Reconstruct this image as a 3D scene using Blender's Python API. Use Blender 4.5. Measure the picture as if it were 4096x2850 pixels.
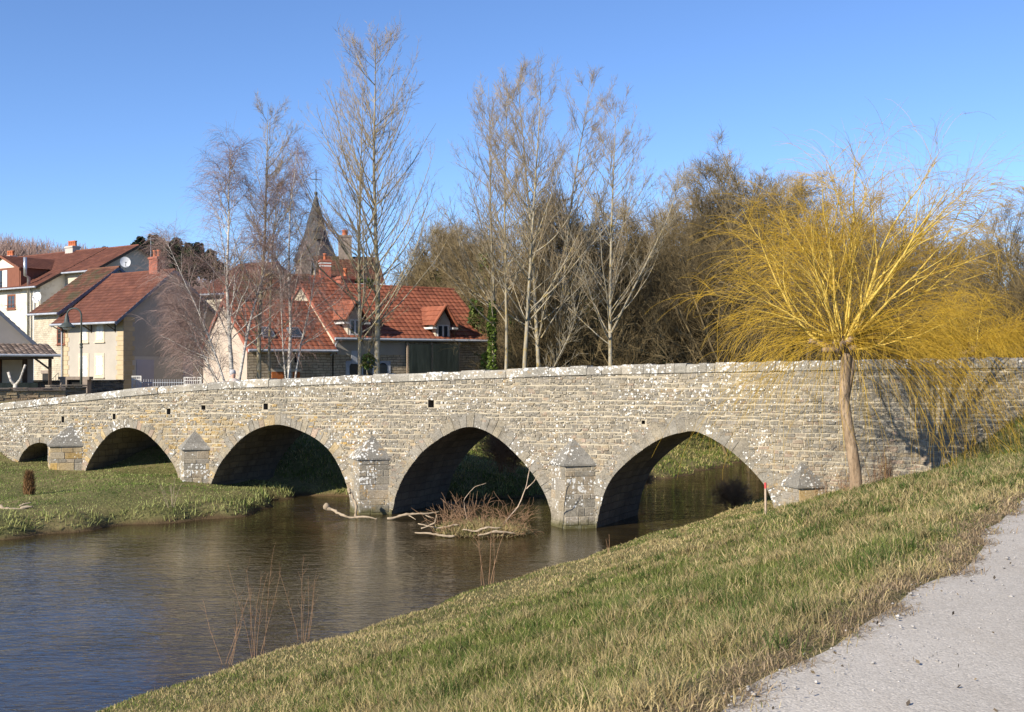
import bpy, bmesh, math, random
import numpy as np
from mathutils import Vector, Matrix
R = math.radians
scene = bpy.context.scene
for o in list(bpy.data.objects): bpy.data.objects.remove(o)

# ------------------------------------------------------------------ camera, sky, sun, exposure
EYE, FOC, HOR = 4.5, 4700.0, 1460.0            # eye height over the water, focal length and horizon in photo pixels
cam_d = bpy.data.cameras.new('camera'); cam = bpy.data.objects.new('camera', cam_d)
scene.collection.objects.link(cam); scene.camera = cam
cam_d.sensor_width = 36; cam_d.lens = FOC/4096*36; cam_d.clip_start = .1; cam_d.clip_end = 6000
cam.location = (0, 0, EYE); cam.rotation_euler = (R(90)+math.atan((HOR-1425)/FOC), 0, 0)
SUN_AZ, SUN_EL = 224.0, 29.0
w = bpy.data.worlds.new('World'); scene.world = w; w.use_nodes = True
nt = w.node_tree; nt.nodes.clear()
sky = nt.nodes.new('ShaderNodeTexSky'); sky.sky_type = 'NISHITA'; sky.sun_disc = False
sky.sun_elevation = R(SUN_EL); sky.sun_rotation = R(SUN_AZ); sky.altitude = 1800; sky.air_density = 1.0; sky.dust_density = 0.0; sky.ozone_density = 5.0
bg = nt.nodes.new('ShaderNodeBackground'); bg.inputs[1].default_value = .11
wo = nt.nodes.new('ShaderNodeOutputWorld'); mx = nt.nodes.new('ShaderNodeMix'); mx.data_type = 'RGBA'; mx.blend_type = 'MULTIPLY'; mx.inputs[0].default_value = 1; mx.inputs[7].default_value = (.91, .945, 1.05, 1); nt.links.new(sky.outputs[0], mx.inputs[6]); nt.links.new(mx.outputs[2], bg.inputs[0]); nt.links.new(bg.outputs[0], wo.inputs[0])
sd = bpy.data.lights.new('sun', 'SUN'); so = bpy.data.objects.new('sun', sd); scene.collection.objects.link(so)
sd.energy = 4.9; sd.angle = R(.5); sd.color = (1, .915, .78)
sv = Vector((math.sin(R(SUN_AZ))*math.cos(R(SUN_EL)), math.cos(R(SUN_AZ))*math.cos(R(SUN_EL)), math.sin(R(SUN_EL))))
so.rotation_euler = sv.to_track_quat('Z', 'Y').to_euler(); so.location = sv*50+Vector((0, 30, 0))
vs = scene.view_settings; vs.view_transform = 'Standard'; vs.look = 'None'; vs.gamma = 1; vs.exposure = .7
scene.cycles.max_bounces = 6; scene.cycles.diffuse_bounces = 3; scene.cycles.transparent_max_bounces = 8

# ------------------------------------------------------------------ object helpers
def link(o):
    scene.collection.objects.link(o); return o
def tag(o, label=None, cat=None, group=None, kind=None):
    if label: o['label'] = label
    if cat: o['category'] = cat
    if group: o['group'] = group
    if kind: o['kind'] = kind
    return o
def thing(name, label, cat, loc=(0, 0, 0), rotz=0, group=None):
    o = link(bpy.data.objects.new(name, None)); o.location = loc; o.rotation_euler = (0, 0, rotz); o.empty_display_size = .3
    return tag(o, label, cat, group)
def npmesh(name, V, faces, mat=None, parent=None, smooth=False, col=None, uv=None):
    """V (n,3); faces: list of int arrays (m,k). One mesh object."""
    me = bpy.data.meshes.new(name); V = np.asarray(V, np.float32).reshape(-1, 3)
    faces = [np.asarray(f, np.int32) for f in faces if len(f)]
    me.vertices.add(len(V)); me.vertices.foreach_set('co', V.ravel())
    nl = sum(f.size for f in faces); npoly = sum(len(f) for f in faces)
    me.loops.add(nl); me.polygons.add(npoly)
    me.loops.foreach_set('vertex_index', np.concatenate([f.ravel() for f in faces]))
    tot = np.concatenate([np.full(len(f), f.shape[1], np.int32) for f in faces])
    me.polygons.foreach_set('loop_start', np.concatenate([[0], np.cumsum(tot)[:-1]]).astype(np.int32))
    me.polygons.foreach_set('use_smooth', np.full(npoly, bool(smooth)))
    if col is not None:
        ca = me.color_attributes.new('Col', 'FLOAT_COLOR', 'POINT'); ca.data.foreach_set('color', np.asarray(col, np.float32).ravel())
    if uv is not None:
        ul = me.uv_layers.new(name='UVMap'); li = np.concatenate([f.ravel() for f in faces])
        ul.data.foreach_set('uv', np.asarray(uv, np.float32)[li].ravel())
    me.update(calc_edges=True); me.validate()
    if mat: me.materials.append(mat)
    o = link(bpy.data.objects.new(name, me))
    if parent: o.parent = parent
    return o
class MB:
    """collects polygons, then becomes ONE mesh object"""
    def __init__(s): s.v = []; s.f = {}; s.c = []; s.uv = []; s.col = (1, 1, 1, 1)
    def add(s, vs, fs, uv=None, col=None):
        n = len(s.v); s.v += [tuple(p) for p in vs]; s.c += [col or s.col]*len(vs)
        s.uv += list(uv) if uv is not None else [(0, 0)]*len(vs)
        for f in fs: s.f.setdefault(len(f), []).append([i+n for i in f])
    def box(s, x0, x1, y0, y1, z0, z1):
        s.add([(x0,y0,z0),(x1,y0,z0),(x1,y1,z0),(x0,y1,z0),(x0,y0,z1),(x1,y0,z1),(x1,y1,z1),(x0,y1,z1)],
              [(0,3,2,1),(4,5,6,7),(0,1,5,4),(1,2,6,5),(2,3,7,6),(3,0,4,7)])
    def arr(s, V, F, uv=None, col=None):
        s.add(V.reshape(-1, 3).tolist(), F.tolist(), None if uv is None else uv.reshape(-1, 2).tolist(), col)
    def bar(s, p, q, r, k=6, r2=None):
        V, F = tubes(np.array([[p, q]], float), np.array([[r, r2 if r2 is not None else r]], float), k); s.arr(V, F)
    def tube(s, pts, r, k=8):
        p = np.array([pts], float); rr = np.full((1, len(pts)), r) if np.isscalar(r) else np.array([r], float)
        V, F = tubes(p, rr, k); n = len(s.v); s.arr(V, F)
        m = len(pts)
        s.f.setdefault(k, []).append([n+i for i in range(k)][::-1]); s.f.setdefault(k, []).append([n+(m-1)*k+i for i in range(k)])
    def gnarl(s, pts, r, k=7, amp=.35):
        p = np.array(pts, float); n = len(p)*5; q = np.linspace(0, len(p)-1, n); ix = np.arange(len(p)); g_ = np.random.default_rng(len(s.v)+7)
        P = np.stack([np.interp(q, ix, p[:, i]) for i in range(3)], 1); rr = np.interp(q, ix, r); nz_ = np.cumsum(g_.normal(0, 1, (n, 3)), 0); nz_ -= np.linspace(0, 1, n)[:, None]*nz_[-1]
        s.tube((P+nz_*rr[:, None]*amp).tolist(), (rr*g_.uniform(.7, 1.25, n)).tolist(), k)
    def lathe(s, prof, c=(0, 0, 0), k=16, axis='z'):
        a = np.arange(k)*2*math.pi/k; P = []
        for r, z in prof:
            for t in a: P.append((c[0]+r*math.cos(t), c[1]+r*math.sin(t), c[2]+z))
        F = [(i*k+j, i*k+(j+1) % k, (i+1)*k+(j+1) % k, (i+1)*k+j) for i in range(len(prof)-1) for j in range(k)]
        s.add(P, F)
    def build(s, name, mat=None, parent=None, smooth=False):
        return npmesh(name, s.v, [np.array(f) for f in s.f.values()], mat, parent, smooth, s.c, s.uv)
def nrm(a): return a/np.maximum(np.linalg.norm(a, axis=-1, keepdims=True), 1e-9)
def tubes(P, Rd, k):
    """P (N,m,3) polylines, Rd (N,m) radii -> verts, quads"""
    N, m, _ = P.shape; T = np.zeros_like(P); T[:, 1:-1] = P[:, 2:]-P[:, :-2]; T[:, 0] = P[:, 1]-P[:, 0]; T[:, -1] = P[:, -1]-P[:, -2]; T = nrm(T)
    av = T.mean(1); ref = np.where(np.abs(av[:, 2:3]) > .75, np.array([[1., .13, 0]]), np.array([[.11, .07, 1.]]))
    A = nrm(np.cross(T, ref[:, None, :])); B = np.cross(T, A)
    an = np.arange(k)*2*math.pi/k
    V = P[:, :, None, :]+Rd[:, :, None, None]*(A[:, :, None, :]*np.cos(an)[None, None, :, None]+B[:, :, None, :]*np.sin(an)[None, None, :, None])
    i = (np.arange(N)*m*k)[:, None, None]; j = (np.arange(m-1)*k)[None, :, None]; q = np.arange(k)[None, None, :]; q2 = (q+1) % k
    F = np.stack([i+j+q, i+j+q2, i+j+k+q2, i+j+k+q], -1).reshape(-1, 4)
    return V.reshape(-1, 3), F
def join(parts):
    Vs, Fs, n = [], [], 0
    for V, F in parts: Vs.append(V); Fs.append(F+n); n += len(V)
    return np.concatenate(Vs), np.concatenate(Fs)

# ------------------------------------------------------------------ materials
def mat_new(name):
    m = bpy.data.materials.new(name); m.use_nodes = True; t = m.node_tree; b = t.nodes['Principled BSDF']
    return m, t, b
def N(t, typ, **kw):
    n = t.nodes.new(typ)
    for k, v in kw.items():
        if k.startswith('i_'):
            key = k[2:]; key = int(key) if key.isdigit() else key.replace('_', ' ')
            n.inputs[key].default_value = v
        else: setattr(n, k, v)
    return n
def ramp(t, src, stops, interp='LINEAR'):
    r = N(t, 'ShaderNodeValToRGB'); r.color_ramp.interpolation = interp; e = r.color_ramp.elements
    while len(e) < len(stops): e.new(.5)
    for el, (p, c) in zip(e, stops): el.position = p; el.color = c if len(c) == 4 else (*c, 1)
    t.links.new(src, r.inputs[0]); return r.outputs[0]
def g(v): return (v, v, v, 1)
def mixc(t, fac, a, b, mode='MIX'):
    n = N(t, 'ShaderNodeMix', data_type='RGBA', blend_type=mode)
    for s, v in ((n.inputs[0], fac), (n.inputs[6], a), (n.inputs[7], b)):
        if isinstance(v, (int, float)): s.default_value = v
        elif isinstance(v, tuple): s.default_value = v if len(v) == 4 else (*v, 1)
        else: t.links.new(v, s)
    return n.outputs[2]
def math_(t, op, a, b=None):
    n = N(t, 'ShaderNodeMath', operation=op)
    for s, v in zip(n.inputs, (a, b)):
        if v is None: continue
        if isinstance(v, (int, float)): s.default_value = v
        else: t.links.new(v, s)
    return n.outputs[0]
def noise(t, co, scale, detail=4, rough=.55, dist=0):
    n = N(t, 'ShaderNodeTexNoise'); n.inputs['Scale'].default_value = scale; n.inputs['Detail'].default_value = detail
    n.inputs['Roughness'].default_value = rough; n.inputs['Distortion'].default_value = dist
    if co is not None: t.links.new(co, n.inputs['Vector'])
    return n.outputs[0]
def mapping(t, co, scale=(1, 1, 1), rot=(0, 0, 0)):
    n = N(t, 'ShaderNodeMapping'); n.inputs['Scale'].default_value = scale; n.inputs['Rotation'].default_value = rot
    t.links.new(co, n.inputs['Vector']); return n.outputs[0]
def bump(t, b, h, strength=.4, dist=.02):
    n = N(t, 'ShaderNodeBump'); n.inputs['Strength'].default_value = strength; n.inputs['Distance'].default_value = dist
    t.links.new(h, n.inputs['Height']); t.links.new(n.outputs[0], b.inputs['Normal']); return n
def tco(t, which='Object'): return N(t, 'ShaderNodeTexCoord').outputs[which]
def vary(name, c1, c2, scale=3., rough=.85, bs=.3, bscale=None, bd=.02, c3=None, stretch=(1, 1, 1), lo=.35, hi=.65, spec=.3, metal=0):
    m, t, b = mat_new(name); co = tco(t); co = mapping(t, co, stretch)
    col = ramp(t, noise(t, co, scale, 6, .6), [(lo, c1), (hi, c2)])
    if c3: col = mixc(t, ramp(t, noise(t, co, scale*3.7, 4, .6), [(.5, g(0)), (.68, g(1))]), col, c3)
    t.links.new(col, b.inputs['Base Color']); b.inputs['Roughness'].default_value = rough
    b.inputs['Specular IOR Level'].default_value = spec; b.inputs['Metallic'].default_value = metal
    if bs: bump(t, b, noise(t, co, bscale or scale*5, 6, .65), bs, bd)
    return m
def attr_mat(name, rough=.85, nscale=8., lo=.7, hi=1.25, trans=0, bs=0, bd=.01, spec=.25):
    """colour from the mesh's own Col attribute, broken up by noise"""
    m, t, b = mat_new(name); at = N(t, 'ShaderNodeAttribute', attribute_name='Col')
    n = ramp(t, noise(t, tco(t), nscale, 5, .6), [(.3, g(lo)), (.7, g(hi))])
    col = mixc(t, 1., at.outputs[0], n, 'MULTIPLY'); t.links.new(col, b.inputs['Base Color'])
    b.inputs['Roughness'].default_value = rough; b.inputs['Specular IOR Level'].default_value = spec
    if bs: bump(t, b, noise(t, tco(t), nscale*4, 6, .65), bs, bd)
    if trans:
        tr = N(t, 'ShaderNodeBsdfTranslucent'); t.links.new(col, tr.inputs[0]); ms = N(t, 'ShaderNodeMixShader'); ms.inputs[0].default_value = trans
        out = t.nodes['Material Output']; t.links.new(b.outputs[0], ms.inputs[1]); t.links.new(tr.outputs[0], ms.inputs[2]); t.links.new(ms.outputs[0], out.inputs[0])
    return m
def stone_mat(name, lichen=1., bs=.5):
    """stone colour per block from Col; Col alpha = how thickly white lichen grows there"""
    m, t, b = mat_new(name); co = tco(t); at = N(t, 'ShaderNodeAttribute', attribute_name='Col')
    n1 = ramp(t, noise(t, co, 3.2, 8, .72), [(.28, g(.46)), (.5, g(.93)), (.75, g(1.4))])
    col = mixc(t, 1., at.outputs[0], n1, 'MULTIPLY')
    dark = ramp(t, noise(t, co, .8, 7, .72), [(.40, g(0)), (.64, g(.68))]); col = mixc(t, dark, col, (.155, .145, .125))
    grit = ramp(t, noise(t, co, 26, 4, .7), [(.3, g(.62)), (.7, g(1.35))]); col = mixc(t, 1., col, grit, 'MULTIPLY')
    yl = math_(t, 'MULTIPLY', ramp(t, noise(t, co, 5.5, 6, .7), [(.56, g(0)), (.68, g(.7))]), ramp(t, noise(t, co, .35, 3), [(.45, g(0)), (.62, g(1))]))
    col = mixc(t, yl, col, (.42, .25, .07))
    dn = N(t, 'ShaderNodeTexNoise'); dn.inputs['Scale'].default_value = 9; t.links.new(co, dn.inputs['Vector'])
    va = N(t, 'ShaderNodeVectorMath', operation='MULTIPLY_ADD'); va.inputs[1].default_value = (.075,)*3; t.links.new(dn.outputs['Color'], va.inputs[0]); t.links.new(co, va.inputs[2])
    patch = ramp(t, noise(t, co, .7, 4, .6), [(.38, g(.2)), (.62, g(1.28))])
    tot = None
    for sc, thr in ((4.6, .73), (9., .53), (15., .43)):
        vo = N(t, 'ShaderNodeTexVoronoi'); vo.inputs['Scale'].default_value = sc; t.links.new(va.outputs[0], vo.inputs['Vector'])
        sep = N(t, 'ShaderNodeSeparateColor'); t.links.new(vo.outputs['Color'], sep.inputs[0])
        rad = math_(t, 'MULTIPLY', math_(t, 'MAXIMUM', math_(t, 'SUBTRACT', sep.outputs[0], thr), 0.), .88)
        rad = math_(t, 'MULTIPLY', rad, math_(t, 'MULTIPLY', at.outputs['Alpha'], patch))
        e = math_(t, 'MULTIPLY', math_(t, 'SUBTRACT', rad, vo.outputs['Distance']), 18.)
        e = ramp(t, e, [(0, g(0)), (.8, g(1))]); tot = e if tot is None else math_(t, 'MAXIMUM', tot, e)
    tot = math_(t, 'MULTIPLY', tot, lichen)
    lc = ramp(t, noise(t, co, 30, 3), [(.3, (.44, .43, .39)), (.7, (.74, .73, .69))])
    col = mixc(t, tot, col, lc)
    # algae and mud at the waterline
    sx = N(t, 'ShaderNodeSeparateXYZ'); t.links.new(tco(t), sx.inputs[0])
    zz = math_(t, 'ADD', sx.outputs[2], math_(t, 'MULTIPLY', noise(t, co, 3, 5), .5))
    col = mixc(t, ramp(t, zz, [(.3, g(.9)), (.52, g(0))]), col, (.075, .07, .025))
    t.links.new(col, b.inputs['Base Color']); b.inputs['Roughness'].default_value = .92; b.inputs['Specular IOR Level'].default_value = .2
    bump(t, b, noise(t, co, 14, 8, .7), bs, .03)
    return m
def tile_mat(name, c1, c2, c3, moss=None):
    """clay tiles: each tile (unit cell of the UVs) its own shade"""
    m, t, b = mat_new(name); uv = N(t, 'ShaderNodeUVMap'); uv.uv_map = 'UVMap'
    fl = N(t, 'ShaderNodeVectorMath', operation='FLOOR'); t.links.new(uv.outputs[0], fl.inputs[0])
    wn = N(t, 'ShaderNodeTexWhiteNoise', noise_dimensions='2D'); t.links.new(fl.outputs[0], wn.inputs[0])
    col = ramp(t, wn.outputs[0], [(0, c1), (.6, c2), (1, c3)])
    n = ramp(t, noise(t, tco(t), 1.3, 6, .65), [(.3, g(.72)), (.7, g(1.2))]); col = mixc(t, 1., col, n, 'MULTIPLY')
    if moss: col = mixc(t, ramp(t, noise(t, tco(t), .9, 7, .7), [(.48, g(0)), (.62, g(.85))]), col, moss)
    t.links.new(col, b.inputs['Base Color']); b.inputs['Roughness'].default_value = .8; b.inputs['Specular IOR Level'].default_value = .25
    bump(t, b, noise(t, tco(t), 25, 4), .3, .01)
    return m
def rubble_mat(name, c1, c2, mortar, sx=3.2, sz=8., axis='xz', dark=(.1, .08, .06)):
    """coursed rubble on a wall too far to model stone by stone"""
    m, t, b = mat_new(name); co = tco(t); s = N(t, 'ShaderNodeSeparateXYZ'); t.links.new(co, s.inputs[0])
    cb = N(t, 'ShaderNodeCombineXYZ'); t.links.new(math_(t, 'ADD', s.outputs[0], s.outputs[1]), cb.inputs[0]); t.links.new(s.outputs[2], cb.inputs[1])
    nz = N(t, 'ShaderNodeTexNoise'); nz.inputs['Scale'].default_value = 2.2; t.links.new(cb.outputs[0], nz.inputs['Vector'])
    va = N(t, 'ShaderNodeVectorMath', operation='MULTIPLY_ADD'); va.inputs[1].default_value = (.14, .1, 0); t.links.new(nz.outputs['Color'], va.inputs[0]); t.links.new(cb.outputs[0], va.inputs[2])
    br = N(t, 'ShaderNodeTexBrick', offset_frequency=2, squash=.7, squash_frequency=3); t.links.new(va.outputs[0], br.inputs['Vector'])
    br.inputs['Scale'].default_value = 1; br.inputs['Brick Width'].default_value = 1/sx; br.inputs['Row Height'].default_value = 1/sz
    br.inputs['Mortar Size'].default_value = .014; br.inputs['Mortar Smooth'].default_value = .4; br.inputs['Bias'].default_value = -.1
    br.inputs['Color1'].default_value = (*c1, 1); br.inputs['Color2'].default_value = (*c2, 1); br.inputs['Mortar'].default_value = (*mortar, 1)
    n = ramp(t, noise(t, co, 1.1, 7, .7), [(.3, g(.65)), (.7, g(1.25))]); col = mixc(t, 1., br.outputs[0], n, 'MULTIPLY')
    col = mixc(t, ramp(t, noise(t, co, 5.5, 3, .6), [(.62, g(0)), (.7, g(.8))]), col, dark)
    t.links.new(col, b.inputs['Base Color']); b.inputs['Roughness'].default_value = .92; b.inputs['Specular IOR Level'].default_value = .2
    h = math_(t, 'ADD', math_(t, 'MULTIPLY', br.outputs['Fac'], -1.), math_(t, 'MULTIPLY', noise(t, co, 12, 6, .7), .8))
    bump(t, b, h, .8, .04); return m

M = {}
M['stone'] = stone_mat('bridge_stone'); M['mortar'] = vary('lime_mortar', (.31, .27, .195), (.46, .40, .295), 4, .95, .6, 20, .02)
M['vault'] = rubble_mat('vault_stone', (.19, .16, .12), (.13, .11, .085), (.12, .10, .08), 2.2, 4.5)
M['deck'] = vary('deck_gravel', (.26, .24, .2), (.36, .33, .28), 3)
M['hole'] = vary('hole_stone', (.12, .1, .08), (.2, .17, .13), 6)
M['tile_red'] = tile_mat('red_roof_tile', (.205, .068, .038), (.25, .082, .044), (.295, .102, .056))
M['tile_brown'] = tile_mat('brown_roof_tile', (.112, .044, .029), (.135, .052, .034), (.162, .065, .041))
M['tile_old'] = tile_mat('old_roof_tile', (.09, .04, .026), (.125, .052, .032), (.165, .072, .042), (.06, .055, .028))
M['tile_grey'] = tile_mat('weathered_roof_tile', (.12, .09, .075), (.2, .15, .12), (.31, .24, .2))
M['render_beige'] = vary('beige_render', (.36, .325, .275), (.415, .375, .315), .7, .95, .3, 40, .01)
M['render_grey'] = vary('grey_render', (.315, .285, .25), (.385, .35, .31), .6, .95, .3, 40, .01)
M['render_light'] = vary('light_grey_render', (.43, .395, .355), (.51, .47, .425), .6, .95, .3, 40, .01)
M['render_white'] = vary('white_render', (.62, .56, .45), (.78, .73, .62), .5, .95, .25, 30, .01, (.52, .45, .33))
M['render_cream'] = vary('cream_render', (.46, .40, .31), (.54, .475, .375), .6, .95, .25, 30, .01)
M['render_pink'] = vary('rough_render', (.44, .36, .29), (.52, .43, .34), 1.6, .95, .7, 14, .03)
M['quoin'] = vary('ochre_quoin', (.42, .325, .20), (.49, .39, .25), 2, .9, .3, 30, .01)
M['frame_white'] = vary('white_paint', (.58, .57, .545), (.66, .65, .62), 3, .5, .1, 30, .004)
M['stone_frame'] = vary('cream_stone_surround', (.50, .43, .31), (.57, .5, .38), 3, .9, .2, 30, .006)
M['zinc'] = vary('zinc_gutter', (.30, .32, .36), (.42, .44, .48), 3, .45, .1, 30, .004, spec=.5)
M['board'] = vary('blue_grey_board', (.12, .135, .17), (.16, .18, .22), 3, .7)
M['steel'] = vary('steel_flue', (.45, .45, .46), (.6, .6, .6), 3, .3, 0, metal=.7)
M['wood_brown'] = vary('brown_timber', (.16, .06, .035), (.22, .085, .05), 4, .7, .3, 20, .01, stretch=(4, 4, .6))
M['wood_dark'] = vary('dark_timber', (.06, .042, .03), (.1, .07, .05), 4, .8, .3, 20, .01)
M['orange_wood'] = vary('orange_timber', (.36, .10, .025), (.44, .14, .04), 4, .7)
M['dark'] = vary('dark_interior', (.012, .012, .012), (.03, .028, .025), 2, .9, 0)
M['net'] = vary('green_netting', (.018, .026, .023), (.045, .058, .05), 1.2, .8, .4, 8, .05, stretch=(3, 3, .5))
M['plastic'] = vary('plastic_sheet', (.30, .32, .36), (.5, .52, .56), 2, .25, .5, 6, .05, spec=.6)
M['door_violet'] = vary('pale_garage_door', (.36, .34, .40), (.4, .38, .44), 1, .7, 0)
M['terracotta'] = vary('terracotta', (.42, .12, .05), (.52, .17, .08), 6, .8)
M['brickred'] = vary('red_brick', (.26, .085, .055), (.36, .13, .085), 9, .9, .4, 20, .02, stretch=(1, 1, 3))
M['chim_stone'] = vary('chimney_stone', (.2, .16, .13), (.3, .24, .19), 5, .9, .4, 20, .02)
M['slate'] = vary('spire_slate', (.04, .042, .048), (.08, .08, .082), 2.2, .65, .5, 12, .03, (.09, .08, .055), stretch=(1, 1, 3))
M['iron'] = vary('painted_iron', (.045, .055, .05), (.075, .085, .075), 6, .5, .1)
M['dish'] = vary('dish_paint', (.55, .55, .55), (.66, .66, .66), 3, .5, 0)
M['glass'] = mat_new('window_glass')[0]; _b = M['glass'].node_tree.nodes['Principled BSDF']; _b.inputs['Base Color'].default_value = (.03, .04, .05, 1); _b.inputs['Roughness'].default_value = .05; _b.inputs['Specular IOR Level'].default_value = .7
M['rubble_cream'] = rubble_mat('cream_rubble', (.54, .47, .355), (.46, .40, .30), (.53, .465, .36), 2.6, 7)
M['rubble_brown'] = rubble_mat('brown_rubble', (.46, .375, .26), (.56, .465, .335), (.2, .155, .11), 2.6, 7.5)
M['stonewall'] = stone_mat('garden_wall_stone', .35)
M['soil'] = vary('river_mud', (.10, .065, .035), (.16, .11, .06), 3, .95, .6, 12, .04)
M['skin'] = vary('skin', (.5, .3, .22), (.55, .34, .25), 5, .6, 0); M['hair'] = vary('grey_hair', (.3, .29, .29), (.48, .47, .47), 20, .7, .5, 60, .005)
M['coat'] = vary('beige_coat', (.5, .42, .36), (.56, .48, .41), 5, .9, .2, 40, .005); M['trousers'] = vary('dark_trousers', (.03, .035, .05), (.05, .05, .07), 5, .9, .2, 40, .005)
M['red_paint'] = vary('red_paint', (.45, .05, .05), (.55, .08, .07), 8, .6); M['stake'] = vary('stake_wood', (.36, .27, .19), (.48, .37, .27), 8, .9, .3, 30, .01)
M['driftwood'] = vary('driftwood', (.26, .20, .135), (.40, .32, .225), 5, .9, .4, 30, .01, stretch=(1, 1, .4))
def bark(name, c1, c2, c3, s=3., st=(1, 1, .45)):
    return vary(name, c1, c2, s, .9, .6, 14, .03, c3, st)
M['poplar_bark'] = bark('poplar_bark', (.24, .205, .145), (.37, .33, .25), (.32, .23, .065))
M['poplar_twig'] = vary('poplar_twig', (.235, .175, .10), (.34, .265, .165), 1.2, .85, 0)
M['birch_bark'] = bark('birch_bark', (.40, .36, .31), (.60, .56, .50), (.07, .06, .055), 2.2, (1, 1, 2.2))
M['birch_twig'] = vary('birch_twig', (.19, .125, .105), (.31, .22, .19), 1.2, .85, 0)
M['oak_bark'] = bark('oak_bark', (.09, .075, .045), (.19, .155, .10), (.13, .12, .045))
M['oak_twig'] = vary('oak_twig', (.17, .13, .065), (.27, .205, .11), .5, .9, 0)
M['thicket'] = vary('thicket_twig', (.118, .087, .04), (.21, .155, .075), .4, .9, 0)
M['alder_cone'] = vary('alder_cone', (.035, .024, .02), (.06, .04, .03), 3, .9, 0)
M['willow_bark'] = bark('willow_bark', (.24, .165, .10), (.36, .26, .165), (.16, .11, .065), 5, (1, 1, .35))
M['willow_limb'] = bark('willow_limb', (.48, .34, .06), (.6, .45, .11), (.42, .24, .05), 6, (1, 1, 1))
M['willow_whip'] = vary('willow_whip', (.35, .21, .016), (.54, .35, .034), 4, .6, 0)
M['ivy'] = attr_mat('ivy_leaf', .55, 3, .7, 1.3, .2); M['grass'] = attr_mat('grass_blade', .75, .8, .82, 1.2, .25, spec=.15)
M['dry_stem'] = vary('dry_stem', (.22, .125, .07), (.34, .215, .125), 2, .9, 0); M['dead_grass'] = attr_mat('dead_grass', .85, 2, .8, 1.2, .15)

# ------------------------------------------------------------------ photo ray -> plane helpers (metres out)
def sm(x, a, b):
    q = np.clip((np.asarray(x, float)-a)/(b-a), 0, 1); return q*q*(3-2*q)
def X_(px, Y): return (px-2048)/FOC*Y
def Z_(py, Y): return EYE-(py-HOR)*Y/FOC
class Fr:
    """vertical plane through (x0,y0) turned by rot: local x along it"""
    def __init__(s, x0, y0, rot): s.x0, s.y0, s.c, s.s, s.rot = x0, y0, math.cos(rot), math.sin(rot), rot
    def x(s, px): q = (px-2048)/FOC; return (q*s.y0-s.x0)/(s.c-q*s.s)
    def z(s, px, py): return Z_(py, s.y0+s.x(px)*s.s)
BR = R(-26.82); BX, BY = 2.32, 32.4
BF = Fr(BX, BY, BR); DEP = 3.2
_tp = [(0, 1614), (321, 1579), (517, 1557), (760, 1536), (963, 1522), (1605, 1495), (2319, 1466), (3033, 1448), (4096, 1430)]
_ts = [-32]+[BF.x(p) for p, _ in _tp]+[24]; _tz = [2.6]+[BF.z(p, y) for p, y in _tp]+[4.75]
def top(s): return np.interp(s, _ts, _tz)

# ------------------------------------------------------------------ terrain
DA = [-60, 0, 10, 19.9, 23, 27, 28.5, 29.8, 31.3, 32.6, 33.5, 36, 39.7, 43, 55, 80, 120, 400]
DV = [-42, -34.5, -30.5, -26.8, -25.75, -24.4, -25.3, -26.6, -26.6, -23.6, -20.6, -18.9, -17.6, -18.1, -17.6, -17, -17, -17]
_rg = np.random.default_rng(5); _ph = _rg.uniform(0, 6.28, (24, 2)); _fr = _rg.normal(0, 1, (24, 2))*np.geomspace(.25, 3.5, 24)[:, None]
def rough(X, Y):
    z = 0
    for (f, p) in zip(_fr, _ph): z = z+np.sin(X*f[0]+Y*f[1]+p[0])*(.11/(.8+np.hypot(*f)*2.2))
    return z
def height(X, Y):
    X = np.asarray(X, float); Y = np.asarray(Y, float)
    v = .866*X-.5*Y; a = .5*X+.866*Y; nb = (X-BX)*.4512+(Y-BY)*.8924; s = (X-BX)*.8924-(Y-BY)*.4512
    rr = rough(X, Y)
    vl = np.interp(a, DA, DV)+.25*np.sin(a*1.3)+.18*np.sin(a*2.9+1)+.5*rr; vr = -11.9+.10*np.sin(a*.9)+.08*np.sin(a*2.3)
    dr = v-vr; dl = vl-v; bk = sm(nb, .5, 3.5)
    hr = np.interp(dr, [-3, -.8, 0, .25, .7, 9.8, 40, 200], [-.9, -.45, -.02, .2, .4, 2.9, 2.95, 5])+rr*.5*sm(dr, .3, 2)*(1-sm(dr, 8.6, 9.6))
    hrb = np.interp(dr, [-3, -.8, 0, .4, 1, 10, 40, 200], [-.9, -.45, -.02, .25, .45, 2.7, 3, 6])+rr*.5*sm(dr, .3, 2)
    hr = hr*(1-bk)+hrb*bk
    hlf = np.interp(dl, [-3, -.6, 0, .25, .6, 8, 20, 60, 300], [-.9, -.35, -.02, .28, .42, .74, 1.6, 3, 6]); hlb = np.interp(dl, [-3, -.6, 0, .4, 1, 11, 16, 80, 300], [-.9, -.35, -.02, .2, .35, 2.4, 2.7, 3.3, 8])
    hl = (hlf*(1-bk)+hlb*bk)+rr*.7*sm(dl, .2, 2.)
    h = np.maximum(hr, hl)
    side = np.maximum(0, np.abs(nb-DEP/2)-DEP/2)
    he = 3.6-side*.42-np.maximum(0, 11.2-s)*.7; h = np.maximum(h, np.where(s > 0, he, -9))
    he2 = 2.05-side*.4-np.maximum(0, s+25)*.5; h = np.maximum(h, np.where(s < -10, he2, -9))
    dist = np.hypot(X, Y)
    h = h+32*np.exp(-(((X+175)/95)**2+((Y-400)/110)**2))+17*np.exp(-(((X+78)/30)**2+((Y-270)/60)**2))+14*np.exp(-(((X-250)/200)**2+((Y-500)/120)**2))
    return h
def axis(fine0, fine1, step, far0, far1):
    mid = np.arange(fine0, fine1+step/2, step); k = 26
    lo = fine0-np.geomspace(step, fine0-far0, k)[::-1]; hi = fine1+np.geomspace(step, far1-fine1, k); return np.concatenate([lo, mid, hi])
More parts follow.
